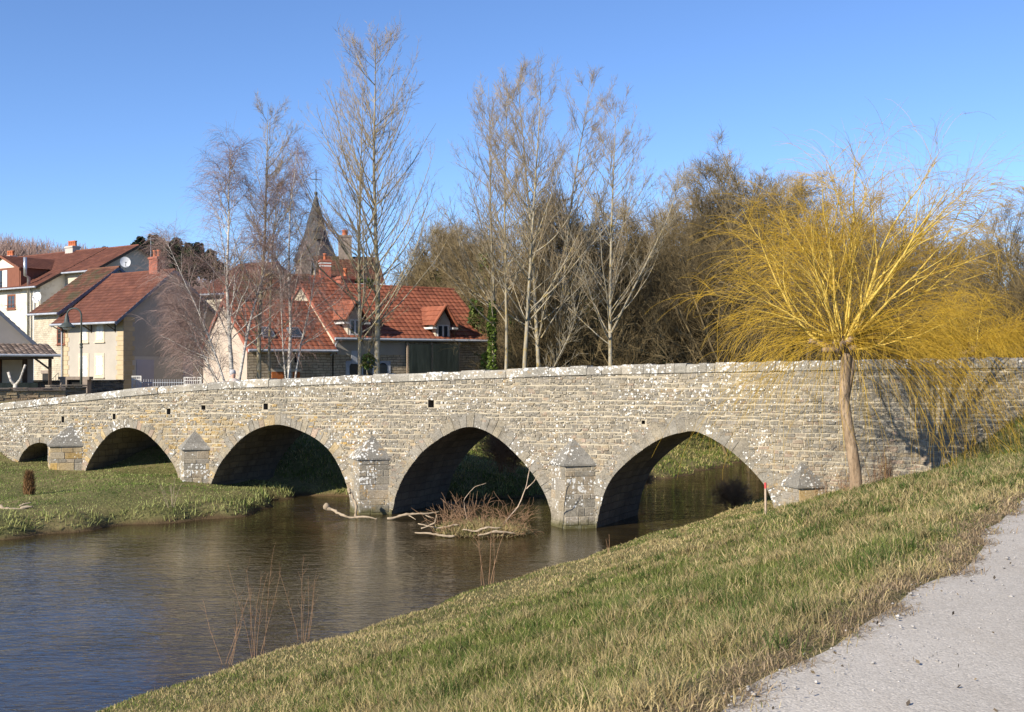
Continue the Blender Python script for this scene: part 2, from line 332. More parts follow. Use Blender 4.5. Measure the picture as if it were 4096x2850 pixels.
gx = axis(-32, 26, .3, -2500, 2500); gy = axis(-2, 64, .3, -900, 3500)
GX, GY = np.meshgrid(gx, gy); GZ = height(GX, GY); ny, nx = GX.shape
idx = np.arange(ny*nx).reshape(ny, nx); GF = np.stack([idx[:-1, :-1], idx[:-1, 1:], idx[1:, 1:], idx[1:, :-1]], -1).reshape(-1, 4)
m, t, b = mat_new('meadow'); co = tco(t)
c = ramp(t, noise(t, co, .55, 8, .65), [(.3, (.055, .075, .02)), (.48, (.12, .115, .04)), (.62, (.24, .19, .09)), (.8, (.17, .12, .06))])
c = mixc(t, .55, c, ramp(t, noise(t, co, 9, 6, .7), [(.3, (.035, .04, .015)), (.7, (.28, .24, .11))]))
gm = N(t, 'ShaderNodeNewGeometry'); sz = N(t, 'ShaderNodeSeparateXYZ'); t.links.new(co, sz.inputs[0])
zz = math_(t, 'ADD', sz.outputs[2], math_(t, 'MULTIPLY', noise(t, co, 1.5, 5), .25))
c = mixc(t, ramp(t, zz, [(.16, g(1)), (.30, g(0))]), c, mixc(t, noise(t, co, 4, 5), (.06, .042, .022), (.14, .095, .05)))
t.links.new(c, b.inputs['Base Color']); b.inputs['Roughness'].default_value = .95; b.inputs['Specular IOR Level'].default_value = .1
bump(t, b, noise(t, co, 18, 8, .7), .7, .06)
tag(npmesh('ground', np.stack([GX, GY, GZ], -1), [GF], m, None, True), kind='structure')

# river water
m, t, b = mat_new('river_water'); co = tco(t)
f1 = mapping(t, co, (1., 2.1, 1), (0, 0, R(-8))); f2 = mapping(t, co, (1, 2.6, 1), (0, 0, R(14)))
n1 = noise(t, f1, 1.2, 3, .5, .8); n2 = noise(t, f2, 3.2, 3, .5, .9); n3 = noise(t, f1, 10, 2, .5)
calm = ramp(t, noise(t, mapping(t, co, (1, 1, 1), (0, 0, R(-30))), .22, 3, .5), [(.35, g(.45)), (.65, g(1))])
hh = math_(t, 'ADD', math_(t, 'MULTIPLY', n1, .8), math_(t, 'ADD', math_(t, 'MULTIPLY', n2, .55), math_(t, 'MULTIPLY', n3, .1)))
hh = math_(t, 'MULTIPLY', hh, calm)
bump(t, b, hh, .5, .065)
t.links.new(ramp(t, noise(t, co, .5, 4), [(.35, (.022, .0155, .0055)), (.65, (.044, .032, .012))]), b.inputs['Base Color'])
b.inputs['Roughness'].default_value = .02; b.inputs['IOR'].default_value = 1.333; b.inputs['Specular IOR Level'].default_value = .5
wx = np.linspace(-60, 60, 3); wy = np.linspace(-40, 110, 4); WX, WY = np.meshgrid(wx, wy); iw = np.arange(12).reshape(4, 3)
tag(npmesh('river_water', np.stack([WX, WY, WX*0], -1), [np.stack([iw[:-1, :-1], iw[:-1, 1:], iw[1:, 1:], iw[1:, :-1]], -1).reshape(-1, 4)], m), kind='structure')

# gravel towpath along the top of the bank
def path_edge(a): return -1.83+.016*np.clip(a, 0, 25)+.10*np.sin(a*.8)+.05*np.sin(a*1.9+1)+.02*np.sin(a*4.1)
pa = np.arange(-14, 27, .12); pv = np.linspace(0, 1, 12)
PA, PV = np.meshgrid(pa, pv); PVv = path_edge(PA)*(1-PV)+(1.7+.08*np.sin(PA*1.7))*PV
px_, py_ = .866*PVv+.5*PA, -.5*PVv+.866*PA
ip = np.arange(PA.size).reshape(PA.shape)
pz_ = height(px_, py_)+.012+.035*np.sin(PV*math.pi)+.006*np.sin(PA*2.3+PV*7)*np.sin(PV*math.pi)
m, t, b = mat_new('path_gravel'); co = tco(t)
c = ramp(t, noise(t, co, .8, 6, .6), [(.3, (.415, .375, .318)), (.7, (.50, .455, .39))])
vo = N(t, 'ShaderNodeTexVoronoi'); vo.inputs['Scale'].default_value = 75; t.links.new(co, vo.inputs['Vector'])
sp = N(t, 'ShaderNodeSeparateColor'); t.links.new(vo.outputs['Color'], sp.inputs[0])
c = mixc(t, 1., c, ramp(t, sp.outputs[0], [(0, g(.8)), (.5, g(.98)), (.93, g(1.06)), (1, g(1.3))]), 'MULTIPLY')
c = mixc(t, ramp(t, noise(t, mapping(t, co, (1, .22, 1), (0, 0, R(30))), 2.4, 7, .7), [(.5, g(0)), (.75, g(.5))]), c, (.33, .28, .22))
c = mixc(t, ramp(t, noise(t, co, 60, 3, .7), [(.66, g(0)), (.72, g(.8))]), c, (.22, .19, .16))
t.links.new(c, b.inputs['Base Color']); b.inputs['Roughness'].default_value = .95; b.inputs['Specular IOR Level'].default_value = .15
hb = math_(t, 'ADD', math_(t, 'MULTIPLY', vo.outputs['Distance'], -.6), noise(t, co, 30, 6, .7)); bump(t, b, hb, .35, .015)
tag(npmesh('towpath', np.stack([px_, py_, pz_], -1), [np.stack([ip[:-1, :-1], ip[:-1, 1:], ip[1:, 1:], ip[1:, :-1]], -1).reshape(-1, 4)], m, None, True), kind='structure')

# ------------------------------------------------------------------ the stone bridge
bridge = thing('stone_bridge', 'old stone arch bridge with lichen spotted parapet crossing the river', 'bridge', (BX, BY, 0), BR)
def zz(pts, sc, ox, oy): return [(ox+x/sc, oy+y/sc) for x, y in pts]
A0 = zz([(132,640),(136,610),(150,570),(180,530),(220,495),(270,478),(320,483),(360,505),(390,540),(405,580),(412,640)], 1.766, 0, 1500)
A1 = zz([(592,760),(598,705),(620,640),(660,560),(710,490),(770,420),(830,385),(890,370),(960,380),(1030,410),(1100,470),(1170,550),(1220,620),(1255,690),(1272,770)], 1.766, 0, 1500)
A2 = zz([(1470,900),(1480,835),(1510,720),(1560,620),(1640,520),(1730,430),(1820,380),(1920,352),(2010,355),(2100,385),(2200,430)], 1.766, 0, 1500)+zz([(180,500),(250,590),(300,690),(335,790),(355,890),(368,1000)], 1.766, 1200, 1500)
A3 = zz([(645,1000),(660,930),(680,850),(720,740),(780,650),(850,560),(930,490),(1020,430),(1100,390),(1180,365),(1260,375),(1340,410),(1430,470),(1510,545),(1590,630),(1660,720),(1720,820),(1762,920),(1785,1040)], 1.766, 1200, 1500)
A4 = zz([(176,1285),(200,1150),(240,1000),(300,870),(380,780),(480,690),(600,600),(720,530),(850,490),(975,465),(1060,490),(1160,540),(1280,620),(1400,720),(1500,820),(1590,930),(1640,1040),(1668,1140),(1680,1250)], 2.087, 2300, 1500)
ARCH = []
for A in (A0, A1, A2, A3, A4):
    P = np.array([(BF.x(x), BF.z(x, y)) for x, y in A]); P = P[np.argsort(P[:, 0], kind='stable')]
    for _ in range(1):                                  # round the traced intrados a little
        P = np.concatenate([P[:1], np.stack([.75*P[:-1]+.25*P[1:], .25*P[:-1]+.75*P[1:]], 1).reshape(-1, 2), P[-1:]])
    ARCH.append(P)
S0, S1 = -31., 17.
HOLES = [(BF.x(p), BF.z(p, y), ww, hh2) for p, y, ww, hh2 in [(252,1679,.14,.22),(457,1667,.14,.2),(675,1647,.17,.2),(814,1631,.18,.15),(1063,1627,.18,.2),(1724,1616,.2,.22),(2573,1690,.1,.1)]]
def lower(s, mid):
    for P in ARCH:
        if P[0, 0] < mid < P[-1, 0]: return float(np.interp(s, P[:, 0], P[:, 1]))
    return -1.2
def in_arch(s, z, grow=0.):
    for P in ARCH:
        if P[0, 0]-grow < s < P[-1, 0]+grow:
            if z < P[:, 1].max()+grow and z < np.interp(np.clip(s, P[0, 0], P[-1, 0]), P[:, 0], P[:, 1])+grow: return True
    return False
COP = .24
ss = set(np.round(np.arange(S0, S1+.01, .4), 4)); [ss.update(np.round(P[:, 0], 4)) for P in ARCH]
for hs, hz, hw, hh2 in HOLES: ss.update([round(hs-hw/2, 4), round(hs+hw/2, 4)])
ss = sorted(ss); wall = MB(); back = MB()
for a_, b_ in zip(ss[:-1], ss[1:]):
    mid = (a_+b_)/2; l0, l1 = lower(a_, mid), lower(b_, mid); t0, t1 = float(top(a_))-COP, float(top(b_))-COP
    iv = [(l0, l1, t0, t1)]
    for hs, hz, hw, hh2 in HOLES:
        if abs(mid-hs) < hw/2: iv = [(l0, l1, hz-hh2/2, hz-hh2/2), (hz+hh2/2, hz+hh2/2, t0, t1)]
    for z0, z1, z2, z3 in iv: wall.add([(a_,0,z0),(b_,0,z1),(b_,0,z3),(a_,0,z2)], [(0,1,2,3)])
    wall.add([(a_,DEP,l0),(b_,DEP,l1),(b_,DEP,t1),(a_,DEP,t0)], [(3,2,1,0)])
    for yy, fl in ((.42, 1), (DEP-.42, 0)):
        d0, d1 = t0-.78, t1-.78; f = (3,2,1,0) if fl else (0,1,2,3)
        wall.add([(a_,yy,d0),(b_,yy,d1),(b_,yy,t1),(a_,yy,t0)], [f])
wall.build('wall', M['mortar'], bridge)
dk = MB()
for a_, b_ in zip(np.arange(S0, S1, 1.), np.arange(S0, S1, 1.)+1):
    dk.add([(a_,.42,top(a_)-COP-.78),(b_,.42,top(b_)-COP-.78),(b_,DEP-.42,top(b_)-COP-.78),(a_,DEP-.42,top(a_)-COP-.78)], [(0,1,2,3)])
dk.build('deck', M['deck'], bridge)
for hs, hz, hw, hh2 in HOLES:
    h_ = MB(); x0, x1, z0, z1, y1 = hs-hw/2, hs+hw/2, hz-hh2/2, hz+hh2/2, .45
    h_.add([(x0,0,z0),(x1,0,z0),(x1,0,z1),(x0,0,z1),(x0,y1,z0),(x1,y1,z0),(x1,y1,z1),(x0,y1,z1)], [(0,1,5,4),(1,2,6,5),(2,3,7,6),(3,0,4,7),(4,5,6,7)])
    h_.build('drain_hole', M['hole'], bridge)
rng = random.Random(11)
def stone(mb, corners, d0, d1, col, inset=.012):
    """corners: four outer points in the wall plane (x,z); raised block with a sloped arris"""
    cx = sum(c[0] for c in corners)/4; cz = sum(c[1] for c in corners)/4
    inn = []
    for x, z in corners:
        dx, dz = cx-x, cz-z; l = math.hypot(dx, dz)+1e-6; k = min(.4, inset*1.4/l); inn.append((x+dx*k, z+dz*k))
    tl = [rng.uniform(-.3, .3)*(d1-d0) for _ in range(4)]
    mb.add([(x, -d0, z) for x, z in corners]+[(x, -d1+tl[i], z) for i, (x, z) in enumerate(inn)],
           [(4,5,6,7),(0,1,5,4),(1,2,6,5),(2,3,7,6),(3,0,4,7)], col=col)
GREYS = [(.27,.235,.175),(.30,.26,.195),(.255,.225,.175),(.33,.28,.205),(.285,.25,.20),(.24,.215,.17)]
WARM = [(.36,.295,.20),(.34,.275,.19),(.38,.30,.19),(.33,.25,.175),(.35,.26,.19),(.31,.245,.17)]
OCH = [(.44,.31,.14),(.42,.28,.10),(.45,.34,.18)]
def scol(s, z, tz):
    f = rng.random(); rel = z/tz
    pw = .07+.75*max(0, .72-rel)                         # warmer low down, greyer on the weathered parapet
    po = .0
    if -22 < s < -7.5 and .35 < rel < .78: po = .55*math.exp(-((s+13.5)/6)**2)*(1 if rel < .68 else .5)
    if s > 4.5 and rel < .6: pw += .1
    c = rng.choice(OCH) if f < po else rng.choice(WARM) if f < po+pw else rng.choice(GREYS)
    k = rng.uniform(.82, 1.18); li = 1.0
    if rel > .82: li = 1.15
    if s > 5: li = .55
    if s > 9: k *= .75
    return (c[0]*k, c[1]*k, c[2]*k, li*rng.uniform(.7, 1.2))
st = MB(); zc = -.6
while zc < 4.9:
    ch = rng.choice([.05, .06, .065, .075, .085, .095, .11]); s = S0+rng.uniform(0, .3)
    ph = rng.uniform(0, 6)
    while s < S1:
        lw = rng.uniform(.07, .24)*(1.3 if s > 3 else 1); e = s+lw; mid = (s+e)/2
        def zt(x, zz_): return zz_*(.55+.45*float(top(x))/4.5)+.02*math.sin(x*.9+ph)
        zb, zu = zt(mid, zc), zt(mid, zc+ch); tz = float(top(mid))
        if zb > -.7 and zb < tz-COP-.02:
            zu = min(zu, tz-COP+.01)
            if not in_arch(mid, zb, .22) and not in_arch(s, zb, .05) and not in_arch(e, zb, .05) and zu-zb > .03 and not any(abs(mid-hs) < hw/2+lw/2-.02 and abs((zb+zu)/2-hz) < hh2/2+.03 for hs, hz, hw, hh2 in HOLES):
                j = lambda q: rng.uniform(-q, q); gp = rng.choice([.004, .007, .011])
                zs = [zt(s, zc), zt(e, zc), min(zt(e, zc+ch), float(top(e))-COP), min(zt(s, zc+ch), float(top(s))-COP)]
                cor = [(s+gp+j(.016), zs[0]+gp*.6+j(.013)), (e-gp+j(.016), zs[1]+gp*.6+j(.013)), (e-gp+j(.016), zs[2]-gp*.6+j(.013)), (s+gp+j(.016), zs[3]-gp*.6+j(.013))]
                stone(st, cor, 0, rng.uniform(.004, .03), scol(mid, zb, tz))
        s = e
    zc += ch
fs_ = st.build('face_stones', M['stone'], bridge); fb_ = fs_.copy(); link(fb_); fb_.parent = bridge; fb_.location = (0, DEP, 0); fb_.scale = (1, -1, 1)
for k, P in enumerate(ARCH):                               # arch rings and vaults
    d = np.concatenate([[0], np.cumsum(np.linalg.norm(np.diff(P, axis=0), axis=1))]); Lr = d[-1]; nv = int(Lr/(.16, .18, .2, .21, .22)[k]); dep = (.26, .34, .40, .42, .44)[k]
    q = np.linspace(0, Lr, nv+1); qs = np.interp(q, d, P[:, 0]); qz = np.interp(q, d, P[:, 1]); T = np.gradient(np.stack([qs, qz], 1), axis=0); T = nrm(T); Nn = np.stack([-T[:, 1], T[:, 0]], 1)
    ring = MB()
    for i in range(nv):
        dd = dep*rng.uniform(.72, 1.15); a_ = np.array([qs[i], qz[i]])+T[i]*.004; b_ = np.array([qs[i+1], qz[i+1]])-T[i+1]*.004
        c_ = rng.choice([(.28,.25,.20),(.30,.265,.205),(.27,.245,.20),(.31,.265,.19),(.26,.23,.18)]); kk = rng.uniform(.92, 1.1)
        if k < 3 and rng.random() < .3: c_ = rng.choice(OCH+WARM)
        stone(ring, [tuple(a_), tuple(b_), tuple(b_+Nn[i+1]*dd), tuple(a_+Nn[i]*dd)], -.02, rng.uniform(.008, .022), (c_[0]*kk, c_[1]*kk, c_[2]*kk, rng.choice([.2, .5, 1.0, .3, 1.7])), .006)
    rn_ = ring.build('arch_ring', M['stone'], bridge); rb_ = rn_.copy(); link(rb_); rb_.parent = bridge; rb_.location = (0, DEP, 0); rb_.scale = (1, -1, 1)
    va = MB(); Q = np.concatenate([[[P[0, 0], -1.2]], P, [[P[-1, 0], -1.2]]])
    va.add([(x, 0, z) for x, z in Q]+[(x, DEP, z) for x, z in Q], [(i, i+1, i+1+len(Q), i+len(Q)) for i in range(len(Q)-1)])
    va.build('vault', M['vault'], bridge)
cps = (MB(), MB()); s = S0                                          # coping blocks
while s < S1:
    right = s > .5; lw = rng.uniform(.16, .34) if right else rng.uniform(.4, .95); e = min(s+lw, S1)
    for cp, (y0, y1) in zip(cps, ((-.05, .46), (DEP-.46, DEP+.05))):
        jz = rng.uniform(-.02, .02); jy = rng.uniform(-.012, .012); ch = .05+rng.uniform(0, .03)
        zA, zB = float(top(s))+jz, float(top(e))+jz; hA = COP+jz
        pr = [(y0+jy, -COP-.0), (y0+jy, -ch), (y0+jy+ch, 0), (y1-ch, 0), (y1, -ch), (y1, -COP)]
        k = rng.uniform(.85, 1.2); c_ = rng.choice([(.33,.30,.245),(.36,.335,.28),(.38,.34,.27),(.30,.275,.23)])
        cp.add([(s+.006, y, zA+z-(jz if z == -COP else 0)) for y, z in pr]+[(e-.006, y, zB+z-(jz if z == -COP else 0)) for y, z in pr],
               [(i, (i+1) % 6, (i+1) % 6+6, i+6) for i in range(6)]+[(5,4,3,2,1,0), (6,7,8,9,10,11)], col=(c_[0]*k, c_[1]*k, c_[2]*k, 1.7 if s < 9 else .9))
    s = e
for cp in cps: cp.build('coping', M['stone'], bridge)
# cutwaters with pyramid caps
def cutwater(pl, pr, py_eave, pax, pay, zbot, layers, ochre=0, prot=.42, cl=None, crr=None):
    s0, s1 = BF.x(pl), BF.x(pr); sc = (s0+s1)/2; wd = s1-s0; p = prot*wd; ze = BF.z((pl+pr)/2, py_eave); za = BF.z(pax, pay); sa = BF.x(pax)
    nose = np.array([sc, -p]); base = MB(); base.add([(s0,0,zbot),(sc,-p,zbot),(s1,0,zbot),(s0,0,ze),(sc,-p,ze),(s1,0,ze)], [(0,1,4,3),(1,2,5,4),(3,4,5)], col=(.42,.37,.28,.6))
    body = base
    for A_, B_ in (((s0, 0.), (sc, -p)), ((sc, -p), (s1, 0.))):
        A_ = np.array(A_); B_ = np.array(B_); L = np.linalg.norm(B_-A_); dr_ = (B_-A_)/L; nn = np.array([dr_[1], -dr_[0]])
        z = zbot
        while z < ze-.01:
            ch = min(rng.uniform(.13, .34), ze-z)
            if ze-z-ch < .06: ch = ze-z
            u = 0.
            while u < L-.01:
                lw = min(rng.uniform(.22, .6), L-u)
                if L-u-lw < .1: lw = L-u
                c_ = rng.choice(OCH) if rng.random() < ochre else rng.choice(GREYS+WARM[:2]); kk = rng.uniform(.9, 1.25); dpt = rng.uniform(.004, .024)
                co_ = [(u+.006, z+.006), (u+lw-.006, z+.006), (u+lw-.006, z+ch-.006), (u+.006, z+ch-.006)]
                vs_ = []
                for dd, ins in ((0, 0), (dpt, .012)):
                    for i, (uu, zz_) in enumerate(co_):
                        uu += ins*(1 if i in (0, 3) else -1); zz_ += ins*(1 if i < 2 else -1); q = A_+dr_*uu+nn*dd; vs_.append((q[0], q[1], zz_))
                body.add(vs_, [(4,5,6,7),(0,1,5,4),(1,2,6,5),(2,3,7,6),(3,0,4,7)], col=(c_[0]*kk, c_[1]*kk, c_[2]*kk, rng.choice([.3, .8, 1.3, 2.0])))
                u += lw
            z += ch
    o = body.build('cutwater', M['stone'], bridge)
    cap = MB(); ov = .07; B = [np.array([s0-ov, 0, ze]), np.array([sc, -p-ov*1.3, ze]), np.array([s1+ov, 0, ze])]; ap = np.array([sa, .0, za])
    nL = layers
    for i in range(nL):
        f0, f1 = i/nL, (i+1)/nL; lo = [b_*(1-f0)+ap*f0 for b_ in B]; hi = [b_*(1-f1)+ap*f1 for b_ in B]
        lip = np.array([0, -.022 if i else 0, 0]); lo = [l+lip*(1 if j == 1 else .3) for j, l in enumerate(lo)]
        kk = rng.uniform(.85, 1.1); cl_ = (.23*kk, .215*kk, .185*kk, 1.15)
        bt = [l-np.array([0, 0, .05 if i == 0 else .012]) for l in lo]
        hi[1] = hi[1]+np.array([0, -.012, 0])
        cap.add(lo+hi+bt, [(0,1,4,3),(1,2,5,4),(6,7,1,0),(7,8,2,1),(6,8,7)] if i < nL-1 else [(0,1,4,3),(1,2,5,4),(6,7,1,0),(7,8,2,1)], col=cl_)
    cap.build('cutwater_cap', M['stone'], o)
cutwater(194, 331, 1777, 290, 1692, -.5, 6, .5, .40)
cutwater(719, 838, 1791, 782, 1722, -.5, 3, .1, .40)
cutwater(1401, 1557, 1829, 1492, 1741, -1.2, 3, .02, .40)
cutwater(2205, 2380, 1852, 2294, 1752, -1.2, 3, .02, .40)
cutwater(3128, 3296, 1939, 3208, 1846, -.5, 2, .1, .42)

# ------------------------------------------------------------------ houses
def tiled(mb, O, ux, dn, L, D, row=.34, col=.3, amp=.022, step=.03, sub=4):
    """a slope of clay tiles from the ridge line O..O+ux*L down along dn*D"""
    O, ux, dn = np.array(O, float), np.array(ux, float), np.array(dn, float); n = np.cross(dn, ux); n = n/np.linalg.norm(n)
    if n[2] < 0: n = -n
    nc = max(2, int(round(L/col))); nr = max(2, int(round(D/row))); u = np.linspace(0, L, nc*sub+1); r = np.arange(nr)
    prof = np.abs(np.sin(u/L*nc*math.pi))*amp
    rows = []; uvs = []
    for k in range(nr):
        for e, hgt in ((0, 0.), (1, step)):
            rows.append(O+ux*u[:, None]+dn*(D*(k+e)/nr)+n*(hgt+prof)[:, None]); uvs.append(np.stack([u/L*nc-1e-3, np.full_like(u, k+.02+.96*e)], 1))
    V = np.stack(rows); m_ = len(u); ix = np.arange(V.shape[0]*m_).reshape(V.shape[0], m_)
    F = np.stack([ix[:-1, :-1], ix[:-1, 1:], ix[1:, 1:], ix[1:, :-1]], -1).reshape(-1, 4)
    mb.arr(V, F, np.stack(uvs))
class House:
    """ridge along local x; x0..x0+w facade towards -y; part meshes hang on self.o"""
    def __init__(s, name, label, loc, rot, w, d, zg, ze, zr, wallm, cat='house', ry=None, group=None):
        s.o = thing(name, label, cat, (loc[0], loc[1], 0), rot, group); s.w, s.d, s.zg, s.ze, s.zr = w, d, zg, ze, zr; s.ry = ry if ry is not None else d/2
        mb = MB(); r = s.ry
        mb.add([(0,0,zg),(w,0,zg),(w,0,ze),(0,0,ze)], [(0,1,2,3)]); mb.add([(0,d,zg),(w,d,zg),(w,d,ze),(0,d,ze)], [(3,2,1,0)])
        mb.add([(w,0,zg),(w,d,zg),(w,d,ze),(w,r,zr-.05),(w,0,ze)], [(0,1,2,3,4)]); mb.add([(0,0,zg),(0,d,zg),(0,d,ze),(0,r,zr-.05),(0,0,ze)], [(4,3,2,1,0)])
        mb.build('wall', wallm, s.o)
    def roof(s, tm, eave=.35, verge=.2, board='board', gutter=True, back_mat=None, row=.34, col=.3, xl=None, xr=None, capm=None):
        r = s.ry; x0 = -verge if xl is None else xl; x1 = s.w+verge if xr is None else xr; L = x1-x0; mb = MB(); th = .06
        fr = (s.zr-s.ze)/r; bk = (s.zr-s.ze)/(s.d-r)
        zf = s.ze-eave*fr; zb = s.ze-eave*bk
        df = np.array([0, -(r+eave), zf-s.zr]); Df = np.linalg.norm(df); db = np.array([0, s.d-r+eave, zb-s.zr]); Db = np.linalg.norm(db)
        tiled(mb, (x0, r, s.zr+th), (1, 0, 0), df/Df, L, Df, row, col); tiled(mb, (x0, r, s.zr+th), (1, 0, 0), db/Db, L, Db, row, col, sub=2)
        rf = mb.build('roof', tm, s.o)
        bo = MB()                                               # barge boards and underside
        for xa, xb in ((x0, x0+.04), (x1-.04, x1)):
            for (ya, za, yb, zb_) in ((-eave, zf, r, s.zr), (s.d+eave, zb, r, s.zr)):
                bo.add([(xa,ya,za-.16),(xb,ya,za-.16),(xb,yb,zb_-.16),(xa,yb,zb_-.16),(xa,ya,za+th+.02),(xb,ya,za+th+.02),(xb,yb,zb_+th+.02),(xa,yb,zb_+th+.02)],
                       [(0,3,2,1),(4,5,6,7),(0,1,5,4),(1,2,6,5),(2,3,7,6),(3,0,4,7)])
        bo.add([(x0+.05,-eave,zf-.03),(x1-.05,-eave,zf-.03),(x1-.05,r,s.zr-.03),(x0+.05,r,s.zr-.03),(x1-.05,s.d+eave,zb-.03),(x0+.05,s.d+eave,zb-.03)], [(0,1,2,3),(3,2,4,5)])
        bo.build('barge_board', M[board] if isinstance(board, str) else board, rf)
        rg = MB(); k = max(3, int(L/.4))
        for i in range(k):
            xa = x0+L*i/k; rg.tube([(xa, r, s.zr+th-.02), (xa+L/k+.03, r, s.zr+th-.02)], [.10, .085], 8)
        rg.build('ridge_tiles', capm or tm, rf)
        if gutter:
            gt = MB(); gt.tube([(x0, -eave-.06, zf+.0), (x1, -eave-.06, zf+.0)], .075, 8); gt.build('gutter', M['zinc'], rf)
        s.rf = rf; s.zf = zf; s.fr = fr; s.eave = eave; return rf
    def zroof(s, y): return s.zr-abs(s.ry-y)*(s.fr if y < s.ry else (s.zr-s.ze)/(s.d-s.ry))
    def fbox(s, mb, pl, u0, u1, z0, z1, t0, t1):
        if pl == 'F': mb.box(u0, u1, -t1, -t0, z0, z1)
        elif pl == 'R': mb.box(s.w+t0, s.w+t1, u0, u1, z0, z1)
        else: mb.box(-t1, -t0, u0, u1, z0, z1)
    def panel(s, name, mat, pl, u0, u1, z0, z1, t0=0, t1=.04, parent=None, label=None):
        mb = MB(); s.fbox(mb, pl, u0, u1, z0, z1, t0, t1); o = mb.build(name, mat, parent or s.o)
        if label: o['label'] = label
        return o
    def window(s, pl, u0, u1, z0, z1, fm, kind='glass', fw=.1, sill=True):
        mb = MB(); t = .035
        s.fbox(mb, pl, u0, u0+fw, z0, z1, 0, t); s.fbox(mb, pl, u1-fw, u1, z0, z1, 0, t); s.fbox(mb, pl, u0+fw, u1-fw, z1-fw, z1, 0, t); s.fbox(mb, pl, u0+fw, u1-fw, z0, z0+fw*.8, 0, t)
        if sill: s.fbox(mb, pl, u0-.06, u1+.06, z0-.07, z0-.003, 0, .1)
        o = mb.build('window', fm, s.o); a0, a1, b0, b1 = u0+fw, u1-fw, z0+fw*.8, z1-fw; mid = (a0+a1)/2
        if kind == 'shutter':
            for p, q in ((a0+.01, mid-.012), (mid+.012, a1-.01)):
                sh = MB(); s.fbox(sh, pl, p, q, b0, b1, 0, .03)
                n = 14; zs = np.linspace(b0+.08, b1-.08, n+1)
                for i in range(n):
                    if i in (4, 9): continue
                    s.fbox(sh, pl, p+.06, q-.06, zs[i]+.015, zs[i+1]-.02, .031, .05)
                for zb_ in (b0, (b0+b1)/2-.04, b1-.08): s.fbox(sh, pl, p, q, zb_+.002, zb_+.078, .031, .058)
                sh.build('shutter', M['frame_white'], o)
        else:
            pn = MB(); s.fbox(pn, pl, a0, a1, b0, b1, .004, .01); pn.build('pane', M['glass'] if kind == 'glass' else M['dark'], o)
            mu = MB(); s.fbox(mu, pl, mid-.03, mid+.03, b0, b1, .011, .03)
            for zq in (b0+(b1-b0)/3, b0+(b1-b0)*2/3): s.fbox(mu, pl, a0, a1, zq-.012, zq+.012, .0105, .024)
            mu.build('glazing_bar', fm if kind == 'glass' else M['wood_brown'], o)
        return o
def chimney(h, x, y, z0, z1, wx, wy, m, pots=2, pr=.11, potm=None, bands=False):
    mb = MB(); mb.box(x-wx/2, x+wx/2, y-wy/2, y+wy/2, z0, z1); o_ = .06
    mb.box(x-wx/2-o_, x+wx/2+o_, y-wy/2-o_, y+wy/2+o_, z1-.16, z1-.04)
    c = mb.build('chimney', m, h.o)
    for i in range(pots):
        pt = MB(); xx = x+(i-(pots-1)/2)*wx/max(1, pots)*.95; pt.lathe([(pr, z1-.01), (pr*.9, z1+.35), (pr*1.15, z1+.38), (pr*1.15, z1+.45), (pr*.7, z1+.45), (pr*.6, z1+.1)], (xx, y, 0), 12)
        pt.build('chimney_pot', potm or M['terracotta'], c, True)
    if bands:
        bd = MB()
        for zq in (z1-.3, z1-.5): bd.box(x-wx/2-.015, x+wx/2+.015, y-wy/2-.015, y+wy/2+.015, zq, zq+.08)
        bd.build('band', M['frame_white'], c)
    return c
def dish(name, label, loc, r, azim, tilt, rotx=0):
    t_ = thing(name, label, 'satellite dish', loc, azim); mb = MB(); k = 24; V = []; F = []
    for i in range(7):
        q = i/6*r
        for j in range(k): a_ = j*2*math.pi/k; V.append((q*math.cos(a_), -(q/r)**2*r*.0+.18*(1-(q/r)**2)*r, q*math.sin(a_)*1.08))
    for i in range(6):
        for j in range(k): F.append((i*k+j, i*k+(j+1) % k, (i+1)*k+(j+1) % k, (i+1)*k+j))
    ca, sa = math.cos(tilt), math.sin(tilt); V = [(x, y*ca-z*sa, y*sa+z*ca) for x, y, z in V]
    mb.add(V, F); mb.build('reflector', M['dish'], t_, True)
    ar = MB(); ar.bar((0, 0, -r*.9), (0, -r*.9, -r*.15), .018); ar.box(-.05, .05, -r*.9-.06, -r*.9+.06, -r*.22, -r*.08); ar.build('feed_arm', M['iron'], t_)
    po = MB(); po.tube([(0, .12, 0), (0, .3, -.1), (0, .3, -r-.4)], .025, 6); po.build('mount_pole', M['iron'], t_)
    return t_
# --- house with shuttered beige front and shaded grey gable
rA = R(-38.6); cA = (-24.8, 75.); lA = 7.; oA = (cA[0]-lA*math.cos(rA), cA[1]-lA*math.sin(rA)); FA = Fr(*oA, rA)
H = House('shuttered_house', 'beige house with white shutters, dark red roof and bare grey gable in shade', oA, rA, lA, 7.28, 2., 7.78, 10.75, M['render_beige'])
H.roof(M['tile_brown'], .75, .35, 'board')
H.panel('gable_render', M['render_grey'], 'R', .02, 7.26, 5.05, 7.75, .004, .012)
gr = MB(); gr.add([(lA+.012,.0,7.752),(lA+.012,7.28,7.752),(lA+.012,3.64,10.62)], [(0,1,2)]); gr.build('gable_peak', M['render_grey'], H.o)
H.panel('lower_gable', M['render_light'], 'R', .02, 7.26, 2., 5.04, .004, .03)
def z1(x, y, ox=0, oy=900, s=2.131): return ox+x/s, oy+y/s
for (xa, ya, xb, yb, door) in ((683,826,757,1003,0), (812,815,893,998,0), (672,1097,760,1345,1), (808,1095,890,1300,0)):
    p0, q0 = z1(xa, ya); p1, q1 = z1(xb, yb); u0, u1 = FA.x(p0), FA.x(p1)
    H.window('F', u0, u1, FA.z((p0+p1)/2, q1), FA.z((p0+p1)/2, q0), M['stone_frame'], 'shutter', .17, not door)
q = MB(); q2 = MB()
z = 2.
